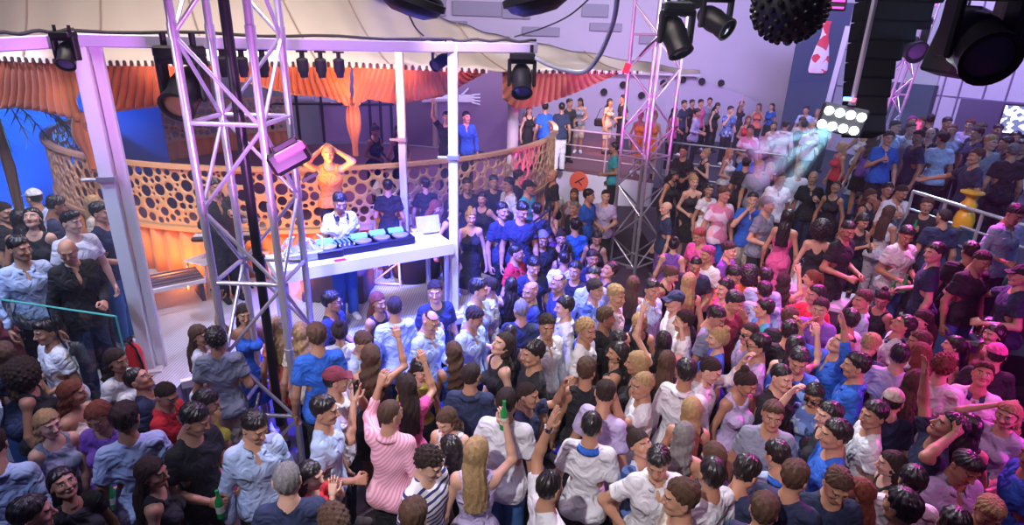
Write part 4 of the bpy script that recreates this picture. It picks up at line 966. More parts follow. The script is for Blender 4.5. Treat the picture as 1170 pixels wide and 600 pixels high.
# microphone stands and boards behind the DJ
def mic(px,py,h,lab):
    c=onz(px,py,.7); t=thing('microphone_stand',lab,'microphone stand',(c.x,c.y,.7)); m=MB(); m.tube((0,0,0),(0,0,h),.014,n=8); m.build('pole',BLKM,t)
    m=MB()
    for k in range(3): a=k*2.1; m.tube((0,0,.2),(math.cos(a)*.28,math.sin(a)*.28,.01),.010,n=6)
    m.build('tripod',BLKM,t); m=MB(); m.tube((0,0,h),(.25,-.1,h+.12),.010,n=6); m.tube((.25,-.1,h+.12),(.33,-.13,h+.1),.025,n=8); m.build('boom',BLKM,t)
mic(432,295,1.55,'black microphone stand between the DJ and the middle white post'); mic(440,300,1.3,'shorter black stand next to the middle white post')
c=onz(440,232,1.7); m=MB(); m.box((c.x,c.y,1.9),(.4,.02,.28),rot=Matrix.Rotation(.5,3,'Y')); tag(m.build('music_sheet_board',mat('pale_board',(.5,.5,.58),.6)),'pale tilted board on a stand behind the DJ','board')
# plastic chairs and side table left of the desk
def chair(px,py,rz,lab):
    c=onz(px,py,.7+.45); t=thing('chair',lab,'chair',(c.x,c.y,.7),rz,group='white plastic chairs on the stage'); CW=mat('white_plastic',(.62,.62,.70),.4)
    m=MB(); m.box((0,0,.45),(.44,.44,.035),bev=.015); m.build('seat',CW,t); m=MB(); m.box((0,.21,.68),(.42,.03,.42),bev=.012,rot=Matrix.Rotation(-.15,3,'X')); m.build('backrest',CW,t)
    for a in(-1,1):
        for b in(-1,1): m=MB(); m.tube((a*.18,b*.18,.44),(a*.21,b*.22,0),.018,n=8); m.build('leg',CW,t,smooth=True)
chair(293,285,.2,'white plastic chair behind the near tower'); chair(236,296,-.4,'white plastic chair left of the near tower')
c=onz(262,292,1.2); t=thing('keyboard_stand','grey folding keyboard stand seen through the near tower','stand',(c.x,c.y,.7),.2)
m=MB(); m.box((0,0,.8),(.9,.28,.07),bev=.02); m.build('keyboard',BLK,t); m=MB(); m.box((0,-.03,.84),(.84,.14,.012)); m.build('keys',WHITE,t); m=MB(); m.tube((-.3,-.12,0),(.3,.12,.76),.015); m.tube((.3,-.12,0),(-.3,.12,.76),.015); m.build('legs',BLKM,t)
# dark metal crowd fence along the skirt + low bench
a=onz(160,352,.7); b=onz(225,338,.7)
t=thing('stage_bench','long dark slatted bench with pale edge in front of the skirt','bench',((a.x+b.x)/2,(a.y+b.y)/2,.7),math.atan2(b.y-a.y,b.x-a.x)); L=(b-a).length*1.25
m=MB(); 
for k in range(5): m.box((0,-.25+.12*k,.34),(L,.08,.03))
m.build('slats',mat('dark_slat',(.10,.08,.12),.5),t); m=MB(); m.box((0,-.34,.34),(L,.04,.05)); m.build('edge',WHITE,t)
for q in(-1,1): m=MB(); m.box((q*L*.45,0,.16),(.05,.5,.32)); m.build('leg',mat('dark_slat',(.10,.08,.12),.5),t)
# stage monitor wedge blue cloth box near the stage edge, right fence
c=onz(556,305,.35); 
t=thing('stage_barrier','thin dark barrier frame at the right end of the stage','barrier',(.1,8.05,.0)); m=MB()
m.tube((0,0,.3),(0,0,1.75),.018); m.tube((0,0,1.75),(.45,.6,1.95),.018); m.tube((.45,.6,.0),(.45,.6,1.95),.018); m.build('frame',BLKM,t); m=MB(); m.tube((0,0,1.1),(.45,.6,1.2),.012); m.build('crossbar',BLKM,t)
# ------------- glass barrier and extinguisher
ga=Vector((-5.1,5.16,.7)); gb=Vector((-3.62,4.84,.7)); t=thing('glass_barrier','clear glass barrier with green edge in front of the stage guests','barrier',ga); d=gb-ga; an=math.atan2(d.y,d.x); 
for k in range(2):
    m=MB(); m.box(d*(.25+.5*k)+Vector((0,0,.60)),(d.length/2-.02,.012,1.15),rot=Matrix.Rotation(an,3,'Z')); m.build('pane',GLASS,t)
m=MB(); m.path([Vector((0,0,1.18)),d+Vector((0,0,1.18))],.010,6); m.path([d+Vector((0,0,1.18)),d+Vector((0,0,.02))],.010,6); m.build('edge',mat('green_glass_edge',(.10,.45,.38),.2),t)
for k in range(3): m=MB(); m.tube(d*(k/2),d*(k/2)+Vector((0,0,.25)),.025,n=10); m.build('clamp',CHROME,t,smooth=True)
c=onz(155,420,.7); t=thing('fire_extinguisher','red fire extinguisher at the foot of the left white post','fire extinguisher',(-4.0,5.48,.7))
m=MB(); m.lathe((0,0,0),[(.0,0),(.085,.0),(.09,.03),(.09,.42),(.06,.5),(.025,.53),(.025,.56),(0,.56)],20); m.build('cylinder',RED,t,smooth=True); m=MB(); m.box((0,-.03,.60),(.04,.12,.03),bev=.008); m.tube((0,0,.56),(0,0,.6),.02); m.build('valve',BLK,t); m=MB(); m.path([(0,-.05,.6),(.08,-.06,.5),(.10,-.04,.3),(.09,-.02,.15)],.012,6); m.build('hose',BLK,t,smooth=True)
# potted palm at left edge
t=thing('palm','green palm crown at the left edge against the blue wall','palm',(-9.2,10.5,.7)); m=MB(); m.path([(0,0,0),(.05,0,1.2),(0,0,2.4)],.09,8); m.build('trunk',mat('bark',(.12,.08,.05),.9),t); 
for k in range(16):
    m=MB(); a=k*2.4; dz=.6-.09*(k%5); L_=1.3; P=[Vector((math.cos(a)*L_*s,math.sin(a)*L_*s,2.4+dz*s*1.6-1.5*s*s)) for s in[i/10 for i in range(11)]]
    m.path(P,.012,5)
    for i in range(1,11):
        for q in(-1,1):
            tn_=(P[i]-P[i-1]).normalized(); sd=tn_.cross(Vector((0,0,1))).normalized()*q; b0=P[i]; e=b0+sd*(.34*(1-i/14))+tn_*.12-Vector((0,0,.1)); m.add([b0+tn_*.02,b0-tn_*.02,e,b0+Vector((0,0,.01))],[(0,1,2),(0,2,3)])
    m.build('frond',mat('palm_green',(.05,.14,.06),.6),t)
# ------------- bottle tables
def bottle(loc,lab,mt=GREENG,s=1,rot=None,grp='green beer bottles',label_m=True):
    t=thing('beer_bottle',lab,'bottle',loc,group=grp); t.scale=(s,s,s)
    if rot is not None: t.rotation_euler=rot
    m=MB(); m.lathe((0,0,0),[(0,0),(.030,0),(.031,.02),(.031,.13),(.026,.16),(.013,.19),(.012,.235),(.014,.237),(.014,.245),(0,.246)],14); m.build('glass_body',mt,t,smooth=True)
    m=MB(); m.lathe((0,0,0),[(.0318,.05),(.0318,.11)],14); m.f=m.f[:-2]; m.m=m.m[:-2]; m.build('paper_label',mat('bottle_label',(.65,.7,.6),.6),t,smooth=True); return t
def table(cor,z,zf,lab,stuff_labels,seed):
    P=[onz(x,y,z) for x,y in cor]; c=sum(P,Vector())/4; t=thing('table',lab,'table',(c.x,c.y,zf)); m=MB(); m.prism([(p.x-c.x,p.y-c.y) for p in P],z-zf-.05,z-zf); m.build('tabletop',mat('table_white',(.62,.60,.72),.25),t)
    m=MB(); m.prism([((p.x-c.x)*.8,(p.y-c.y)*.8) for p in P],z-zf-.3,z-zf-.05); m.build('drawer_box',mat('table_purple',(.12,.05,.16),.5),t)
    for p in P: q=(p-c)*.85; m=MB(); m.tube((q.x,q.y,0),(q.x,q.y,z-zf-.05),.025,n=8); m.build('leg',CHROME,t)
    R3=random.Random(seed)
    for k,lb in enumerate(stuff_labels):
        u,v=(k+.5)/len(stuff_labels),R3.uniform(.25,.75); q=P[0].lerp(P[1],u).lerp(P[3].lerp(P[2],u),v); kd=lb.split('|'); 
        if kd[0]=='b': bottle((q.x,q.y,z),kd[1],GREENG if k%2 else mat('clear_bottle',(.7,.75,.85),.1,spec=.8),1.15,grp='bottles on the tables')
        elif kd[0]=='i':
            t2=thing('ice_bucket',kd[1],'ice bucket',(q.x,q.y,z)); m=MB(); m.lathe((0,0,0),[(0,0),(.08,0),(.11,.2),(.115,.2),(.09,.01),(0,.015)],20); m.build('bucket',CHROME,t2,smooth=True)
            m=MB(); 
            for j in range(7): m.box((R3.uniform(-.05,.05),R3.uniform(-.05,.05),.16+R3.uniform(0,.04)),(.035,.035,.035),rot=Matrix.Rotation(j,3,'Z'),bev=.004)
            m.build('ice',mat('ice_white',(.8,.85,.95),.1),t2)
        else:
            t2=thing('drinking_glass',kd[1],'glass',(q.x,q.y,z),group='glasses on the tables'); m=MB(); m.lathe((0,0,0),[(0,0),(.03,0),(.038,.12),(.034,.12),(.027,.012),(0,.012)],16); m.build('tumbler',GLASS,t2,smooth=True); m=MB(); m.lathe((0,0,.014),[(0,0),(.026,0),(.032,.07),(0,.07)],14); m.build('drink',mat('drink_amber',(.5,.25,.05),.2),t2,smooth=True)
table([(902,333),(948,329),(958,306),(905,303)],1.30,.5,'violet lit white bottle table beside the ginger woman',['b|first bottle at the left on the violet bottle table','i|chrome ice bucket on the violet bottle table','b|bottle right of the ice bucket on the violet table','g|tumbler on the violet bottle table'],1)
table([(944,350),(962,354),(978,336),(955,332)],1.22,.5,'small white table corner left of the pale blue shirt',['b|bottle on the small white table corner','g|tumbler on the small white table corner'],2)
table([(1085,388),(1132,393),(1140,372),(1098,368)],1.18,.0,'white table lit blue in front of the black scoop neck man',['b|bottle at the left of the blue lit table','g|tumbler on the blue lit table','i|ice bucket on the blue lit table'],3)
table([(1120,336),(1150,345),(1152,330),(1128,324)],1.35,.5,'small pale side table right of the black scoop neck man',['g|tumbler on the pale side table','b|green bottle on the pale side table'],4)
# red disc on the balcony wall
p=ony(661,206,16.1); t=thing('wall_disc','red round picture on the white balcony wall','picture',(p.x,p.y-.12,p.z),rz=.42*-1); m=MB(); m.lathe((0,0,0),[(0,-.02),(.26,-.02),(.27,0),(.26,.02),(0,.02)],32,rot=Matrix.Rotation(PI/2,3,'X'),sx=1); m.build('disc',mat('disc_red',(.75,.12,.06),.5),t,smooth=True); m=MB(); m.tube((-.1,-.03,-.05),(.15,-.03,.12),.018); m.tube((.1,-.03,-.1),(-.03,-.03,.02),.012); m.build('motif',BLKM,t)
m=MB(); p=ony(643,203,16.35); m.box((p.x,p.y-.1,.5),(.32,.05,.75),rot=Matrix.Rotation(-.42,3,'Z')); struct(m.build('door_2',mat('door_grey',(.42,.42,.46),.7)))
CROWD = """
72 552 d 15 wlgk tk k nn U|face tipped up at bottom left
37 588 d 80 mshk tk k nn -|in profile with a cigarette at bottom left corner
-10 508 d 150 mshd sl k nn D|bending at the left edge beside the woman looking up
174 540 d 75 wlgd vk k nn -|in profile before the light blue t-shirt man
144 478 d 180 mshd tl k nn -|seen from behind, woman with green bottle at his left
112 474 d 330 wwvr tv k nf D|leaning to the green bottle in her hand
55 484 d 20 wwvb vg k nn -|glancing sideways at the camera near left edge
30 426 d 70 wafd vk j nn -|big curls, standing at the glass barrier
83 449 d 45 wwvr le k nn -|looking down behind the fair woman glancing sideways
53 379 d 290 mqfk tw a ff -|arms bent in front of the glass barrier
133 412 d 40 wwvd tw w nn -|in front of the red fire extinguisher
158 433 d 70 mbzk tn k nn U|gazing up near the fire extinguisher
190 450 d 60 mbzd pr k nn D|head bowed, between the navy t-shirt and black t-shirt men
5 404 d 200 wlgn tn j nn -|at the left edge behind the big curls
-6 345 d 60 wlgd va r nn -|half cut off at the left edge by the glass
228 383 d 70 wlgn tw w nf -|close to the left foot of the near lattice tower
246 387 d 170 mcrk tg e ff -|back turned beside the near lattice tower
236 458 d 50 wlgk vy m nn D|behind the shoulder of the black t-shirt man
222 478 d 35 mshk tk k ff D|holding a green bottle at his waist
291 486 d 10 mshk sl k nn D|open collar, beneath the near lattice tower
328 548 d 170 mbzg tn k nn -|back of head at bottom, below the open collared man
355 543 d 75 wlgk tr k cc -|hands to her face near the tower foot
380 596 d 180 mcrn tn k nn -|only the curls showing at the bottom edge
371 469 d 70 mshk tl k fn -|at the right foot of the near lattice tower
384 434 d 70 mcpa tw n cc -|maroon cap, both hands up holding a phone
362 384 d 185 mshn tb k nn -|back turned, behind the right leg of the tower
318 373 d 180 wlgb tc r nn -|seen through the near tower from behind
279 359 d 10 wlgd db - uf -|seen inside the near tower facing the stage lights
379 345 d 60 mshk tn k nf -|sunglasses on, right beside the near tower
388 378 d 180 wbnd tw k nn -|hair knotted, in front of the stage edge
344 380 d 190 wwvb te k nn -|fair waves behind the tower's right chord
415 391 d 50 mshn sl k nn D|below the red haired woman by the stage
424 407 d 170 wwvn vk k rc -|wavy hair held up by her raised arms
451 351 d 200 mbzd sl n nn -|broad back at the stage edge, head turned aside
432 345 d 40 wlgr vk k nn -|auburn hair at the stage edge
492 366 d 45 mbkd sl n nf D|thinning hair, looking down at the stage edge
497 333 d 20 mshd tn k dn -|green bottle at his lips by the stage
542 362 d 50 mshd sl n nn D|head bowed below the white post
547 331 d 60 mshk sl n fn -|light on his brow, right of the white post
559 327 d 260 mbzd tw n nf -|face to face with the man right of the white post
480 421 d 20 wlgk ty k nn D|long black hair hanging over a yellow top
446 473 d 150 mbzn sC k nr -|pink shirt dancing with one arm up
463 441 d 190 wlgd tm k rn -|arm raised beside the pink shirted dancer
510 479 d 340 wwvn vw k nn D|wavy hair over her face, right of the pink shirt
539 429 d 172 mbzd pn k nn -|broad navy back in the crowd's middle
518 402 d 200 wwvn vb k nf -|brown waves above the broad navy back
579 459 d 165 mbzd tw j nf -|navy collared white back, jeans, bottle in hand
491 527 d 50 mcrd tS j nn D|navy and white striped shirt at bottom centre
514 512 d 230 wwvk vk k nn -|dark curls touching the striped shirt man
545 516 d 180 wlgb vi i rn -|straight fair hair down her bare back
473 590 d 180 mshn tn k nn -|top of head below the striped shirt
628 556 d 120 mbzk tw k nu -|watch on the raised pointing arm
676 486 d 172 mbzk pw k nn -|blue collar, seen from behind near the pointing arm
752 526 d 20 mqfk pw k hn D|large in front with his elbow out, polo open
777 569 d 285 mshn te k nn -|stubbled profile at the bottom edge
731 507 d 50 wbnd tP k nn U|patterned top behind the large white polo man
734 440 d 280 mbzb tw k xr -|folded arms, pale light band on his head
692 448 d 150 mbzd ti k nn D|lilac back with pink light on the neck
670 423 d 190 mshn vk k nn -|rainbow light spots on his hair, bare neck
603 451 d 70 mbzd tn k nr -|clapping hand up, right of the navy collared back
609 404 d 290 mshk tk k nn -|black back below the pale faced white shirt
706 403 d 260 wlgk vk k nn -|long dark hair beside the rainbow light spots
728 415 d 270 wbbb vk k nf -|blue and yellow lights on her fair hair
762 413 d 180 wlgn vk k nn -|long brown hair above the folded arms man
784 425 d 160 mshk sw k nn -|white back, right of the long brown hair
812 421 d 80 mbzd sw k nr D|fist raised to his face
852 436 d 50 wbnd vi k nn D|smiling down in a pale pink tank top
893 431 d 55 mbzk pk k rn -|profile lit from the front, forearm raised
883 474 d 10 mqfn tg k nd -|broad smile, fist on his chest
913 411 d 5 mshk tB k nn D|blue patterned top behind the raised forearm
790 468 d 190 wlgb vk k nn -|yellow lit hair falling down her back
782 497 d 170 wwvg lc k nn -|silvery lit waves over a bare pink strapped back
813 541 d 230 mbzk tw k nn -|cropped head in white lace by the bare back
815 521 d 240 wbbn tk k nn -|brown bob half hidden by the cropped head
853 538 d 150 mshk tn k nn D|blue lit head, dark jacket at the bottom
888 519 d 200 mshk sl k nn D|round dark head over a pale blue collar
908 545 d 165 mshn tn k nn -|navy back at the bottom, ears showing
873 583 d 180 mshn tn k nn -|lowest brown head at the bottom edge
957 553 d 25 mshn tn k nn D|eyes lowered at the bottom right
954 497 d 290 mshk tb k fn -|royal blue chest, profile to the left
947 474 d 285 wlgk vk k nn -|pale profile just behind the royal blue chest
930 450 d 10 wbbk tP k nf D|sunglasses, grey patterned black top
978 418 d 280 mshk sb k nn -|bearded, bright blue shirt, chin raised
937 353 d 350 mshd sv k cn -|hand spread over his face
962 392 d 300 mbkd sb k ru U|bright blue sleeves thrown upward
908 396 d 190 wlgk vk k rn -|hand raised in front of the purple shirt
998 474 d 290 mshk tw k nn -|white t-shirt in profile beside the beige cap
1020 458 d 200 mcpe tn k nn -|beige cap worn backwards
1083 488 d 290 mshk tn k ub U|head thrown back, arm curled overhead
1123 428 d 5 mqfn pw k nn U|dark collar, looking straight up at the camera
1078 418 d 170 mcrr tw k nn -|ginger curls from behind
1152 474 d 345 wwvb ti i bf -|hand on her fair head at the right edge
1107 487 d 180 wlgk vk k nn -|black hair behind the head thrown back
1028 406 d 180 mbzk ti k nn -|dark crop over a lilac back
1047 437 d 170 wlgn vk k nn -|sunglasses pushed up on brown hair
1052 404 d 200 wwvr vk k nn D|maroon lit hair left of the ginger curls
1137 405 d 200 mcpm tk k nn -|pink cap near the magenta rails
1018 530 d 290 wlgd vk k nn -|bare shouldered profile at lower right
1042 550 d 200 mshk tw k nn -|shiny dark hair beside the bare shouldered profile
1030 580 d 235 mshk tk k nn -|slick dark hair at the bottom edge
1104 532 d 45 mqfk si k nn D|lilac shirt wide open, looking down at lower right
1131 584 d 20 mqfb ta k nn D|fair quiff at the bottom right
1090 600 d 180 mshk tk k nn -|black crown at the bottom edge
981 562 d 250 wlgr vk k nn -|maroon lit hair at the bottom right
1184 520 d 300 mshk tb k fn -|blue sleeve at the right edge
574 393 d 300 wwvd vk k nn U|curly haired face turned up in the middle
590 289 d 60 mbzk pr k nn -|bright red polo right of the white post
584 326 d 180 wlgk vk k nn -|long dark hair below the bright red polo
606 333 d 290 mbkb tn k nn -|fair head in a warm light, smiling profile
595 354 d 180 mbzg tn k nn -|grey crop over a navy back
610 303 d 25 mshk tn k nn D|navy t-shirt right of the red polo
644 296 d 180 mbzk tw k nn -|white tee seen from behind near the bald head
638 324 d 290 mbkd tn k nn -|bald spot shining, navy
657 309 d 340 mshk tk k nn -|dark beard behind the bald spot
625 373 d 40 mshd sw k nn -|startled pale face in hard white light
645 351 d 280 mshk sw k nn -|white shirt right behind the pale face
582 382 d 180 wlgk vn k nn -|black hair left of the black back
670 377 d 75 mcrb tw k nn -|fair curls lit from the left
680 331 d 70 mshd tP k nn -|patterned blue shirt in profile
677 316 d 20 mshk sl k nn -|light blue shirt, face in shadow
692 363 d 80 mshn tk k nn -|brown crop in a dark jacket behind the fair curls
704 338 d 80 mshb sw k nn -|warm lit profile by the strapless back
723 325 d 180 wlgn dk - nn -|bare shoulders above a strapless black dress
745 331 d 60 mshk sl k nn -|pale shirt leaning towards the navy beanie
767 313 d 60 wptn vk k nn D|brown hair tied back, under the far lattice tower
730 368 d 10 wlgb vk k nn D|white light full on her face
708 390 d 80 wlgk vk k nn -|long black hair left of the white lit face
771 344 d 280 mcpn tw k nn -|navy beanie, white t-shirt
781 367 d 280 mshd tw k nn -|white t-shirt just below the navy beanie
758 390 d 190 wlgk vk k ru -|fingers raised in front of the white lit face
787 322 d 200 wlgb vk k nn -|long fair hair right of the navy beanie
818 361 d 70 mshk tg k nn D|light grey shoulders, looking down
820 387 d 280 wbnb tb k nn -|greenish yellow light in her hair
839 344 d 50 mshk ta k nc D|finger raised, dark red top
828 330 d 285 mshk tm k nn -|pale profile behind the raised finger
838 314 d 60 mshk tc k nn D|coral top, bowed by the bottle table
856 314 d 180 wafk vo k nf -|dark curls at the end of the bottle table
874 317 d 180 mshk sl k nn -|upper of two pale blue backs
873 333 d 175 mshk sl k nn -|lower of two pale blue backs
873 353 d 290 mshk tt k nn -|turquoise t-shirt in profile
895 321 d 190 wwvd va k rn -|long wavy hair, hand on her shoulder
927 318 d 290 wptr le k nn -|ginger hair, seated side of the bottle table
932 337 d 325 mshk tr k on -|scarlet t-shirt, arm stretched sideways
903 379 d 180 mshk tk k nn -|dark nape below the raised palm
902 363 d 180 mshn tk k nn -|brown hair above the dark nape
856 381 d 290 mbzd tg k nn -|glasses, left of the dark nape
866 395 d 280 mshk ti k nn -|glasses and side parting, mauve t-shirt
970 366 d 240 mshk tw k nn -|white t-shirt behind the hand spread face
985 343 d 290 mshn sl k nn -|pale blue shirt right of the bottle table
1008 341 d 330 wbnd vk k nn D|black straps beside the pale blue shirt
1032 371 d 280 mshk pw k nn U|laughing upward, dark collar
1055 364 d 300 wlgd vk k nn D|pink lit shoulder, gazing down
1050 391 d 290 mshn tw k nn -|brown hair below the pink lit shoulder
1090 395 d 290 wptk vk k nn -|tied hair, smiling in magenta light
995 393 d 180 mshb tn k nn D|pale lit crown under the blue shirt
1136 382 d 290 wlgk ta k nn -|crimson lit profile by the magenta rails
1166 315 v 290 mcpk tn k of -|black cap, arm reaching over the table
1122 297 v 50 mbzd tk j nn D|big black scoop neck t-shirt by the railing
1108 287 v 180 mshk tk k nn -|crop just behind the black scoop neck
1036 268 v 45 mshk tw j ff D|white t-shirt and blue jeans, looking down
1068 289 v 280 mshk tn n fn -|beard, navy t-shirt, arm held out
1160 244 w 50 mshk sl n fn D|light blue shirt at the railing end
1078 248 v 200 mbzd tn k nn -|navy back facing the yellow ornament
1059 235 v 0 mshn tk k dn -|green bottle raised near the railing
1030 219 v 30 mbzd sw k dn D|white shirt, arm folded on his chest
1014 217 v 50 mshk vk k nn -|dark vest left of the folded arm
1016 243 v 150 wlgn vw w nn -|white sleeveless back beneath the terrace
995 224 v 60 wwvn vk k nf -|brown waves, hand raised near the terrace
969 262 v 60 mbzk tk k ff D|heavy black t-shirt, arms forward by the table
986 252 v 40 wlgk vk k kk D|clapping beside the heavy black t-shirt
938 262 v 185 wafk dk - nn -|mass of long dark curls from behind
900 248 v 170 wlgk dm - nn -|bright pink dress seen from behind
860 228 v 5 mshk pb e cf -|blue polo and pale shorts, hand to his mouth
827 222 v 30 mshn tQ b nn -|pink printed white t-shirt
867 190 v 10 mshb tg k nf D|tall grey t-shirt above the blue polo
892 204 v 15 mbzd pw k nn -|white polo, round cropped head
929 203 v 10 mbdd pk n nd -|bald, black open shirt, hand at his belly
913 194 v 25 mshb tw k nn -|pale blond left of the bald black shirt
955 214 v 350 wbnd vk k nn U|deep black neckline, hair up
961 168 u 300 wlgb vr k nn -|red top and black shorts, under the lamp panel
980 184 u 330 wcpk vl j fn D|dark cap, pale tank top
877 234 v 60 mshg tg k ff -|grey figure with a green light at his hand
880 192 v 20 wlgb vk k nn -|fair hair between grey t-shirt and white polo
853 187 v 180 mshk tk k nn -|black back below the terrace edge
856 177 v 200 mshk tb k nn -|blue shoulders under the terrace edge
834 175 v 60 wlgb vw k fn -|pale top lit from the lamp panel
806 176 v 300 wbnb vk k fd -|pale haired woman clapping under the terrace
781 173 v 350 mbzd tk k nf -|dark t-shirt, right of the far tower
770 199 v 60 wlgk vk k nn D|bending forward beside the far tower
793 208 v 20 wbnb dk - fn -|short black dress, platinum hair
810 217 v 40 wlgk tw k nn -|between the platinum hair and printed t-shirt
761 238 d 290 mbdd tn v nn -|bald head glowing magenta
799 269 d 330 mshr tm k ff D|magenta washed shirt stooping
808 291 d 330 mshm tw k nn -|pink glowing face under the stooping shirt
795 302 d 5 mbzk tn k nf D|navy jacket in front of the magenta shirt
833 286 d 70 mshd tv k nn -|violet t-shirt left of the bottle table
770 279 d 180 wbnk vv k nn -|silvery top at the far tower's right foot
677 295 d 20 mshk tn k nn -|dark face left of the far tower's foot
696 309 d 300 mshk tn k nr U|arm stretched up at the far tower's foot
647 286 d 160 wptk vk k nn D|tied hair above the white tee back
673 224 d 60 mshk tb k nf -|royal blue t-shirt, right of the red wall disc
692 224 d 350 mbzd ti k nf -|grinning, violet t-shirt by the far tower
656 222 d 330 wlgn vi k nn -|long fair brown hair below the red wall disc
634 216 d 10 wlgk tw k nn -|white top against the white curved wall
631 201 q 290 mbdd tk k nn -|bald, alone against the white curved wall
604 214 q 60 mcpk tt k nn -|dark cap and turquoise top by the balustrade end
593 202 q 80 mshk tk k nn -|behind the dark cap at the balustrade end
627 240 d 340 wbnk vv k cc D|both hands at her mouth
597 240 q 10 mshk tn k nn D|dark shirt below the turquoise top
613 240 q 180 mshk tn k dn -|small green glow held at the chest
656 238 d 300 mbzg tk k nn -|pale cropped face under the royal blue elbow
657 258 d 190 mshk tb k nn -|satin blue jacket from behind
579 251 d 290 mshk st k cn -|turquoise shirt, hand at his chin
564 208 q 20 mshk tk k nn -|dim face before the balustrade, fifth right of the post
581 211 q 300 mshk sw k nn -|pale shirt in front of the balustrade
551 227 q 340 wlgk vk k nh -|hand on hip in the haze behind the lace top
538 248 q 10 wbnb dk - nn -|black lace dress, platinum hair, right of the white post
515 238 q 60 wlgk vk k hn -|bent bare arm left of the white post
498 236 q 80 wlgr sl k nn D|red lit hair and blue shirt near the laptop
486 211 s 180 mshk tk k nn -|dark back before the balustrade between two posts
534 212 q 10 mshk tk k nn -|dim face against the balustrade by the post
574 241 q 40 mshk tn k nn -|dark shape left of the turquoise shirt
620 272 d 20 mshg tk k nn D|grey lit hair in the crowd behind the red polo
641 272 d 10 wbnd vk k nn -|smiling in red light left of the tower
682 271 d 350 wlgk vk k nn D|crimson lit face left of the tower foot
596 265 d 200 mcpn tk k nn -|flat cap behind the red polo
702 169 v 280 mshk tt k nf -|aqua shirt at the corner of the balcony
857 149 u 10 mshk tQ k fn -|printed white t-shirt on the terrace
898 143 u 170 mshk sw k nn -|bright white back on the terrace
919 143 u 180 mshk sn k nn -|broad teal lit back on the terrace
884 144 u 20 wlgn vw k nn -|light brown hair left of the bright white back
782 119 u 60 mshk tn k nn -|leftmost head of the terrace row
791 118 u 60 mshk tk k nn -|second head of the terrace row
801 118 u 50 mshd tm k nn -|pink shirt in the terrace row
811 116 u 20 mshk tg k nn -|behind the pink shirt on the terrace
820 121 u 60 wlgk vk k nn D|long black hair in the terrace row
797 129 u 80 mshk si k ff -|lilac shirt in profile at the terrace rail
835 126 u 30 mshk tP k cf -|patterned white shirt raising a camera on the terrace
848 119 u 70 wlgn vk k un -|hand up behind the raised camera
867 122 u 0 wwvn vc k cc -|hands at her face, back of the terrace
882 122 u 320 wlgk tb k nn -|blue shoulders, back of the terrace
855 137 u 10 wlgr vr k ff -|coral red top, front of the terrace
908 123 u 30 mshd tg k nn -|dim head left of the banner foot
921 126 u 0 mshd tl k nn -|pale figure beneath the bottle banner
934 129 u 340 wbbb tw k nn -|blond bob beneath the bottle banner
917 139 u 20 mshn te k nn -|brown head in the lamp haze
928 146 u 30 mshb tw k nf -|fair head lit beside the lamp panel
990 149 t 330 wlgn vw k cn -|hand at her hair right of the lamp panel
996 157 t 200 wwvn vv k nn -|brown waves right of the lamp panel
1015 158 t 20 mshn pb k dn -|royal blue polo, fist raised on the terrace
1023 145 t 60 mshk tl k nn -|dark head behind the royal blue polo
1041 147 t 20 mshn tw k nn -|between royal blue polo and bald giant
1049 157 t 300 mshd tn k nn -|looking at the bald giant's shoulder
1063 153 t 0 mbdd sk k nn -|bald broad figure in black on the terrace
1052 141 t 10 mshn tg k nn -|behind the bald broad figure
1063 137 t 180 mshk tk k nn -|crop above the bald broad figure
1042 138 t 30 wbbm tk k nn -|pink lit hair near the slanted tower foot
1082 141 t 60 mshk tk k nn -|dark head beneath the grey wall panel
1088 149 t 20 mbzr tl k nn -|red lit face right of the bald broad figure
1077 159 t 200 mshd tl k nn -|pale shirt right of the bald broad figure
1108 143 t 340 mshr ti k nn -|pinkish head in the violet haze
1116 153 t 300 mshd tn k nn -|navy shoulders in the violet haze
1121 148 t 30 mshn tk k nn -|dim face behind the navy shoulders
1140 149 t 20 mshk tk k nn -|under the wall opening near the bright monitor
1115 179 t 300 mshn tn k on -|arm stretched out over the silver railing
1132 163 t 30 mshb tg k nn -|pale lit hair, grey shirt on the terrace
1149 164 t 300 mshk tk k nn -|dark head right of the pale lit hair
1157 173 t 200 mshg tk k nn -|silver lit head near the right edge
1168 168 t 340 mshk tk k fo -|black t-shirt, arm bent at the right edge
1160 158 t 10 mshk tn k nn -|half hidden head under the bright monitor
1003 147 t 20 wlgk vk k nn -|dark long hair at the slanted tower foot
945 132 u 20 mshk tk k nn -|crop directly left of the lamp panel
605 126 a 20 wlgn vk k nn -|leftmost on the balcony beneath the drape
623 123 a 200 mshk tb k nn -|blue back on the balcony beneath the drape
642 123 a 180 mshk tn w nn -|dark back, pale trousers on the balcony
651 118 a 30 mshk tk k nf -|phone in hand on the balcony
663 116 a 0 wlgd vg e ff D|patterned skirt on the balcony
697 117 a 50 wbbk te e nf -|bobbed hair and shoulder bag on the balcony
712 113 a 300 mshk tk k nf -|black t-shirt facing the bobbed hair on the balcony
732 132 a 10 wbnb do - nn -|orange glowing costume, left of two
748 133 a 350 wbnb do - nn -|orange glowing costume, right of two
771 128 a 60 wlgd vm k nf -|magenta top right behind the far tower
23 284 s 10 mshk sl n nn -|light blue shirt behind the glass barrier
77 285 s 15 mbdd jk n nf D|bald man in dark suit, hand on the glass rail
82 254 s 20 mqfk tw k nn -|young, white t-shirt behind the dark suit
115 243 s 60 mshk tn j fn -|navy t-shirt and jeans at the slanted white post
37 249 s 340 wlgk vk k nn U|black vest top, head tipped up by the blue light
5 243 s 60 mshd tk k nn -|dark shirt at the left edge in blue light
22 250 s 180 wlgk vk k nn -|black hair between two in blue light
39 226 s 190 mcpw tl k nn -|white hat in front of the blue wall
64 234 s 80 mshk tn k nn D|stooping in the haze before the balustrade
108 233 s 60 wlgb te k nn -|fair head behind the navy t-shirt
443 213 s 180 mshk tk k nf -|dark back with a tray beside the middle post
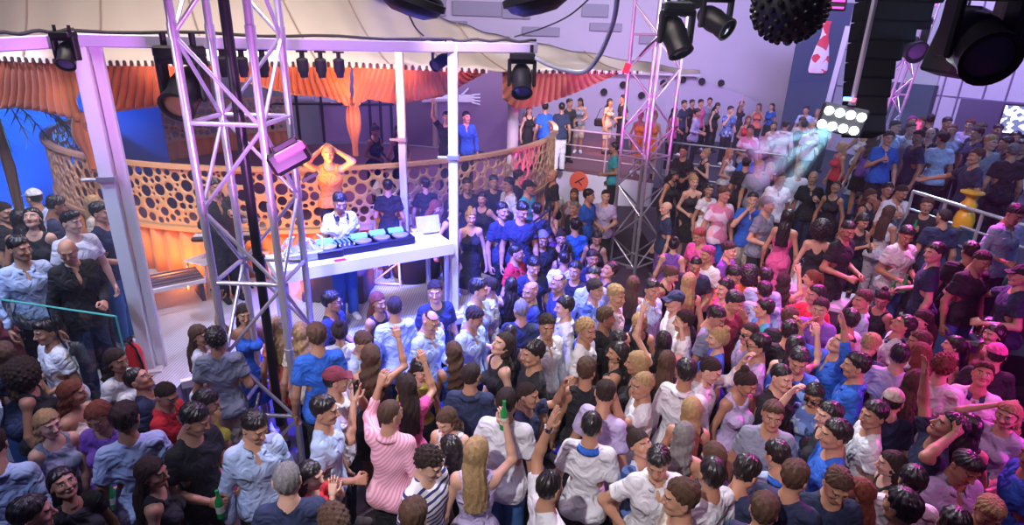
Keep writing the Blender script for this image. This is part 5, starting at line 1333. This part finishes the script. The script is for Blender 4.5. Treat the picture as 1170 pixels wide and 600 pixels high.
246 214 s 20 mshk jk k fd -|musician in a dark jacket seen through the near tower
388 230 s 15 mshk tw j ff D|DJ in a white shirt leaning over the desk
375 175 p 5 mbdd vo k bb -|orange lit performer, hands behind the head
429 149 m 40 wbnd vk k ff D|bending over the balustrade by the curtain
456 149 m 20 wlgd vk k nf -|left of the door behind the balustrade
510 134 m 340 mshk tk k un -|arm raised behind the balustrade
533 134 m 10 mshk sb k nn -|blue shirt standing behind the balustrade
"""
PP=make_people(CROWD.strip().split('\n'))
def who(frag):
    for p in PP:
        if frag in p['tail']: return p
    raise KeyError(frag)
for frag,side,lab in (('green bottle in her hand',1,'green bottle held by the leaning woman with reddish hair'),('green bottle at his waist',-1,'green bottle held at the waist of the black t-shirt man'),('green bottle at his lips',-1,'green bottle raised to the lips at the stage edge'),('straight fair hair',-1,'green bottle in the raised hand beside straight fair hair'),('jeans, bottle in hand',1,'green bottle of the navy collared man in jeans'),('green bottle raised near',-1,'green bottle raised near the silver railing'),('small green glow',-1,'green glowing bottle in the crowd before the balustrade'),('arm reaching over',-1,'green bottle in the hand of the black cap man'),('white t-shirt and blue jeans',-1,'green bottle of the man in white t-shirt and blue jeans'),('beige cap worn',-1,'green bottle below the beige cap'),('hand on her fair head',1,'green bottle beside the fair woman at the right edge'),('green light at his hand',-1,'green bottle of the grey figure on the platform'),('arm held out',-1,'green bottle of the bearded navy t-shirt man')):
    p=who(frag); h=hand_pos(p,side); bottle((h.x,h.y,h.z-.12),lab)
# watch, headphones, sunglasses, phone
p=who('watch on the raised'); sh,e,w=armpts('m','u',1); m=MB(); d=Vector((w-e).tolist()).normalized(); c=Vector(w.tolist()); m.tube(c-d*.035,c-d*.005,.034,n=16); wt=m.build('watch',CHROME,p['o'],smooth=True)
p=who('DJ in a white'); m=MB(); R=Matrix(rotm(p['hy'],math.radians(24)))
m.path([(.085*math.sin(a),-.06+.10*math.cos(a),1.475+.03*math.cos(a)) for a in[i*.35-2.1 for i in range(13)]],.011,8)
for s in(-1,1): m.tube((s*.055,-.12,1.455),(s*.075,-.125,1.46),.038,n=14)
m.build('headphones',BLK,p['o'],smooth=True)
for frag in('sunglasses on','sunglasses, grey','sunglasses pushed','glasses, left of the dark nape','glasses and side parting'):
    p=who(frag); up=.085 if 'pushed' in frag else 0; m=MB(); 
    for s in(-1,1): m.box((s*.033,-.105+up*.6,1.677+up),(.048,.012,.034),bev=.006)
    m.tube((-.02,-.108+up*.6,1.684+up),(.02,-.108+up*.6,1.684+up),.003)
    for s in(-1,1): m.tube((s*.055,-.10+up*.6,1.685+up),(s*.08,.0+up*.5,1.68+up),.003)
    pit={'D':math.radians(24),'U':math.radians(-22)}.get(p['hd'],math.radians(6)); V=xf(HK(np.array(m.v)),rotm(p['hy'],pit),HEADP); m.v=[tuple(v) for v in V]; m.build('sunglasses',BLK,p['o'])
p=who('holding a phone'); h=hand_pos(p,1); t=thing('phone','phone held up by the man in the maroon cap','phone',h,math.radians(p['fd'])); m=MB(); m.box((-.05,-.03,.04),(.075,.01,.15),bev=.004); m.build('body',BLK,t); m=MB(); m.box((-.05,-.024,.04),(.066,.002,.135)); m.build('screen',mat('phone_glow',(.5,.6,.9),.3,emit=(.5,.65,1),es=1.0),t)
p=who('phone in hand'); h=hand_pos(p,1); t=thing('phone','phone in a hand on the far balcony','phone',h,0); m=MB(); m.box((0,-.03,.04),(.075,.012,.15),bev=.004); m.build('body',BLK,t)
p=who('shoulder bag'); c=p['o'].location; t=thing('shoulder_bag','dark shoulder bag hanging beside the bobbed hair on the balcony','bag',(c.x-.28,c.y-.05,c.z+.85)); m=MB(); m.box((0,0,.12),(.30,.14,.24),bev=.04); m.build('body',BLK,t); m=MB(); m.path([(-.1,0,.22),(.0,0,.5),(.14,0,.62),(.1,0,.22)],.012,6); m.build('strap',BLK,t)
# ------------------------------------------------------------------ light
def spot(loc,aim,col,e,ang=50,blend=.6,size=.15):
    l=bpy.data.lights.new('spot_lamp','SPOT'); l.energy=e; l.color=col; l.spot_size=math.radians(ang); l.spot_blend=blend; l.shadow_soft_size=size
    o=bpy.data.objects.new('spot_lamp',l); o.location=loc; o.rotation_euler=(Vector(aim)-Vector(loc)).to_track_quat('-Z','Y').to_euler(); COL.objects.link(o); return o
def area(loc,aim,col,e,sx,sy):
    l=bpy.data.lights.new('wash_lamp','AREA'); l.energy=e; l.color=col; l.shape='RECTANGLE'; l.size=sx; l.size_y=sy
    o=bpy.data.objects.new('wash_lamp',l); o.location=loc; o.rotation_euler=(Vector(aim)-Vector(loc)).to_track_quat('-Z','Y').to_euler(); COL.objects.link(o); return o
w=bpy.data.worlds.new('world'); SC.world=w; w.use_nodes=True; bg=w.node_tree.nodes['Background']; bg.inputs[0].default_value=(.13,.09,.36,1); bg.inputs[1].default_value=.11
V3=Vector
spot((-1.8,-1.0,7.2),(.4,5.2,1.2),(1,.93,.97),1500,42,.5,.08)            # front wash on the centre crowd
spot((1.6,8.6,6.6),(.8,4.3,1.3),(.84,.88,1),2200,46,.5,.08)              # back light from the truss
spot((-4.2,1.0,6.8),(-3.1,4.2,1.3),(.55,.62,1),560,56,.5,.1)
spot((-1.2,6.4,6.6),(-2.2,3.9,1.3),(.62,.36,1),800,56,.5,.1)
spot((4.5,.5,6.5),(3.0,4.0,1.4),(1,.50,.75),260,50,.6,.1)
spot((5.9,3.0,2.6),(4.4,4.6,1.5),(1,.05,.7),260,80)
spot((2.7,9.5,5.6),(2.45,7.0,1.2),(1,.05,.72),2400,40)            # magenta on the table area
spot((6.0,8.0,5.0),(4.2,4.6,1.0),(1,.06,.62),2300,60)
spot((5.6,9.9,6.4),(4.2,8.2,1.5),(.75,.80,1),900,60,.5,.08)
spot((3.2,4.6,6.8),(4.6,9.0,1.5),(1,.60,.80),620,46,.5,.1)
spot((8.6,4.6,6.8),(7.2,10.2,2.2),(.22,.48,1),700,60)            # cool terrace light
spot((8.5,14,6.5),(7.2,10,2.2),(.40,.62,1),700,60)
spot((4.8,9.5,6.8),(5.5,15,1.8),(.72,.70,1),450,52)
spot((-1.2,5.8,5.2),(-1.0,7.3,.7),(.05,.07,1),9000,66)            # blue on the stage
spot((-2.3,5.0,6.4),(-1.9,7.1,1.7),(.90,.88,1),1150,28,.5,.1)             # white on desk and DJ
spot((-5.6,3.6,6.2),(-4.9,6.4,1.5),(.42,.56,1),700,56)
spot((-3.9,9.2,6.4),(-4.2,6.4,.8),(.75,.70,1),900,50)
spot((-9.3,10.2,3.2),(-11.3,13.2,2.3),(.05,.30,1),2400,110)
spot((-6.6,6.6,5.2),(-8.2,10.6,1.8),(.75,.6,.9),600,40)
spot((-4.9,7.7,.85),(-4.9,8.9,1.9),(1,.30,.07),150,130)
spot((-3.1,7.75,.85),(-3.1,8.9,1.9),(1,.24,.05),190,130)
spot((-1.9,8.0,.85),(-1.7,9.3,1.9),(1,.30,.07),60,120)          # amber on skirt and balustrade
spot((-4.9,6.6,4.6),(-5.6,8.9,1.3),(1,.60,.42),260,40)
spot((-.6,6.5,5.6),(-.6,10,1.9),(.7,.5,.95),600,50)
spot((-1.3,7.4,2.8),(-2.3,8.8,4.0),(1,.45,.2),260,70)
spot((-4.6,7.4,3.0),(-4.3,8.8,4.1),(1,.5,.3),170,90)
spot((-2.9,6.9,2.0),(-2.45,7.8,2.8),(1,.20,.02),1500,36)
spot((-3.2,11.5,3.7),(-3.2,15,1.8),(.72,.40,1),350,120)
spot((-.2,12.2,3.4),(-.2,16,2.4),(.8,.35,1),300,110)
area((-2.5,5.0,8.2),(-3.0,11,4.8),(1,.84,.76),620,7,1.5)           # tent outside
spot((.3,10.4,1.4),(.2,11.3,2.6),(1,.05,.7),120,60)
spot((1.0,8.2,3.0),(2.4,10.9,3.8),(1,.12,.9),900,60)             # pink on towers
spot((4.0,9.0,5.2),(2.4,10.9,4.4),(.85,.8,1),900,50)
spot((-1.6,3.6,3.2),(-2.4,5.3,4.0),(.85,.25,1),420,80)
spot((-4.4,3.0,4.6),(-2.6,5.3,3.0),(.9,.85,1),420,50)
area((2.5,16,7.5),(3,24,4.5),(.72,.62,1),520,8,1)               # back wall wash
area((8,13,8),(14,17,4.5),(.48,.40,1),800,4,1)
spot((7.8,12.6,2.2),(8.6,14.4,5.4),(1,.1,.8),500,80)
spot((2.2,16.6,4.6),(2.2,19,1.4),(1,.75,.85),150,110)
spot((2.0,17.0,3.6),(3.0,18.6,1.8),(1,.35,.03),400,50)
spot((1.3,12.9,3.1),(1.1,16.4,.5),(.9,.85,.95),420,70)
area((.5,3.5,8),(.5,5,0),(.42,.30,1),25,6,5)                    # soft violet ceiling wash
# light beams seen in the haze
def beamcone(a,b,r0,r1,col,dens,lab):
    a=V3(a);b=V3(b); m=MB(); m.tube(a,b,r0,r1,n=20); o=m.build('light_haze',hz(col,dens),smooth=False); tag(o,lab,'haze'); o['kind']='stuff'; return o
def hz(col,dens):
    m=bpy.data.materials.new('haze'); m.use_nodes=True; nt=m.node_tree; nt.nodes.clear(); out=nt.nodes.new('ShaderNodeOutputMaterial'); v=nt.nodes.new('ShaderNodeVolumePrincipled'); v.inputs['Color'].default_value=(*col,1); v.inputs['Density'].default_value=dens; v.inputs['Anisotropy'].default_value=.2
    nt.links.new(v.outputs[0],out.inputs['Volume']); return m
m=MB(); m.box((0,12.2,3.9),(21,22.5,7.7)); hb=m.build('room_haze',hz((.8,.8,1),.0022)); tag(hb,'thin violet smoke haze hanging through the whole club','haze'); hb['kind']='stuff'
c=ony(957,142,8.35)
for (x,y,Y,lab) in ((882,232,7.7,'pale blue light beam slanting down from the lamp panel, steepest one'),(862,205,7.6,'pale blue light beam slanting down from the lamp panel, middle one'),(858,172,7.9,'pale blue light beam slanting left from the lamp panel, flattest one')):
    e=ony(x,y,Y); spot(tuple(c),tuple(e),(.42,.78,1),900,8,.4,.04)
    o=beamcone(c+(e-c)*.07,e,.045,.17,(.75,.92,1),.55,lab)
def puff(px,py,Y,rx,ry,rz_,dens,lab):
    v=ony(px,py,Y); g=MB(); g.lathe((0,0,0),[(math.sin(PI*i/14)+.001,-math.cos(PI*i/14)) for i in range(15)],24); o=g.build('smoke_haze',hz((.8,.85,1),dens),smooth=True); o.location=v; o.scale=(rx,ry,rz_); tag(o,lab,'haze'); o['kind']='stuff'
puff(60,250,6.3,2.2,1.2,1.3,.035,'bluish smoke drifting around the stage guests at the left')
puff(545,225,8.9,1.3,1.0,1.1,.05,'pale smoke behind the right white post')
puff(930,150,11.5,1.8,1.5,.9,.04,'cool smoke around the lamp panel')
SC.view_settings.view_transform='Standard'; SC.view_settings.look='None'; SC.view_settings.gamma=1; SC.view_settings.use_curve_mapping=False; SC.view_settings.exposure=0.18
SC.cycles.use_denoising=True; SC.cycles.max_bounces=6; SC.cycles.transparent_max_bounces=8; SC.cycles.caustics_reflective=False; SC.cycles.caustics_refractive=False; SC.cycles.sample_clamp_indirect=4
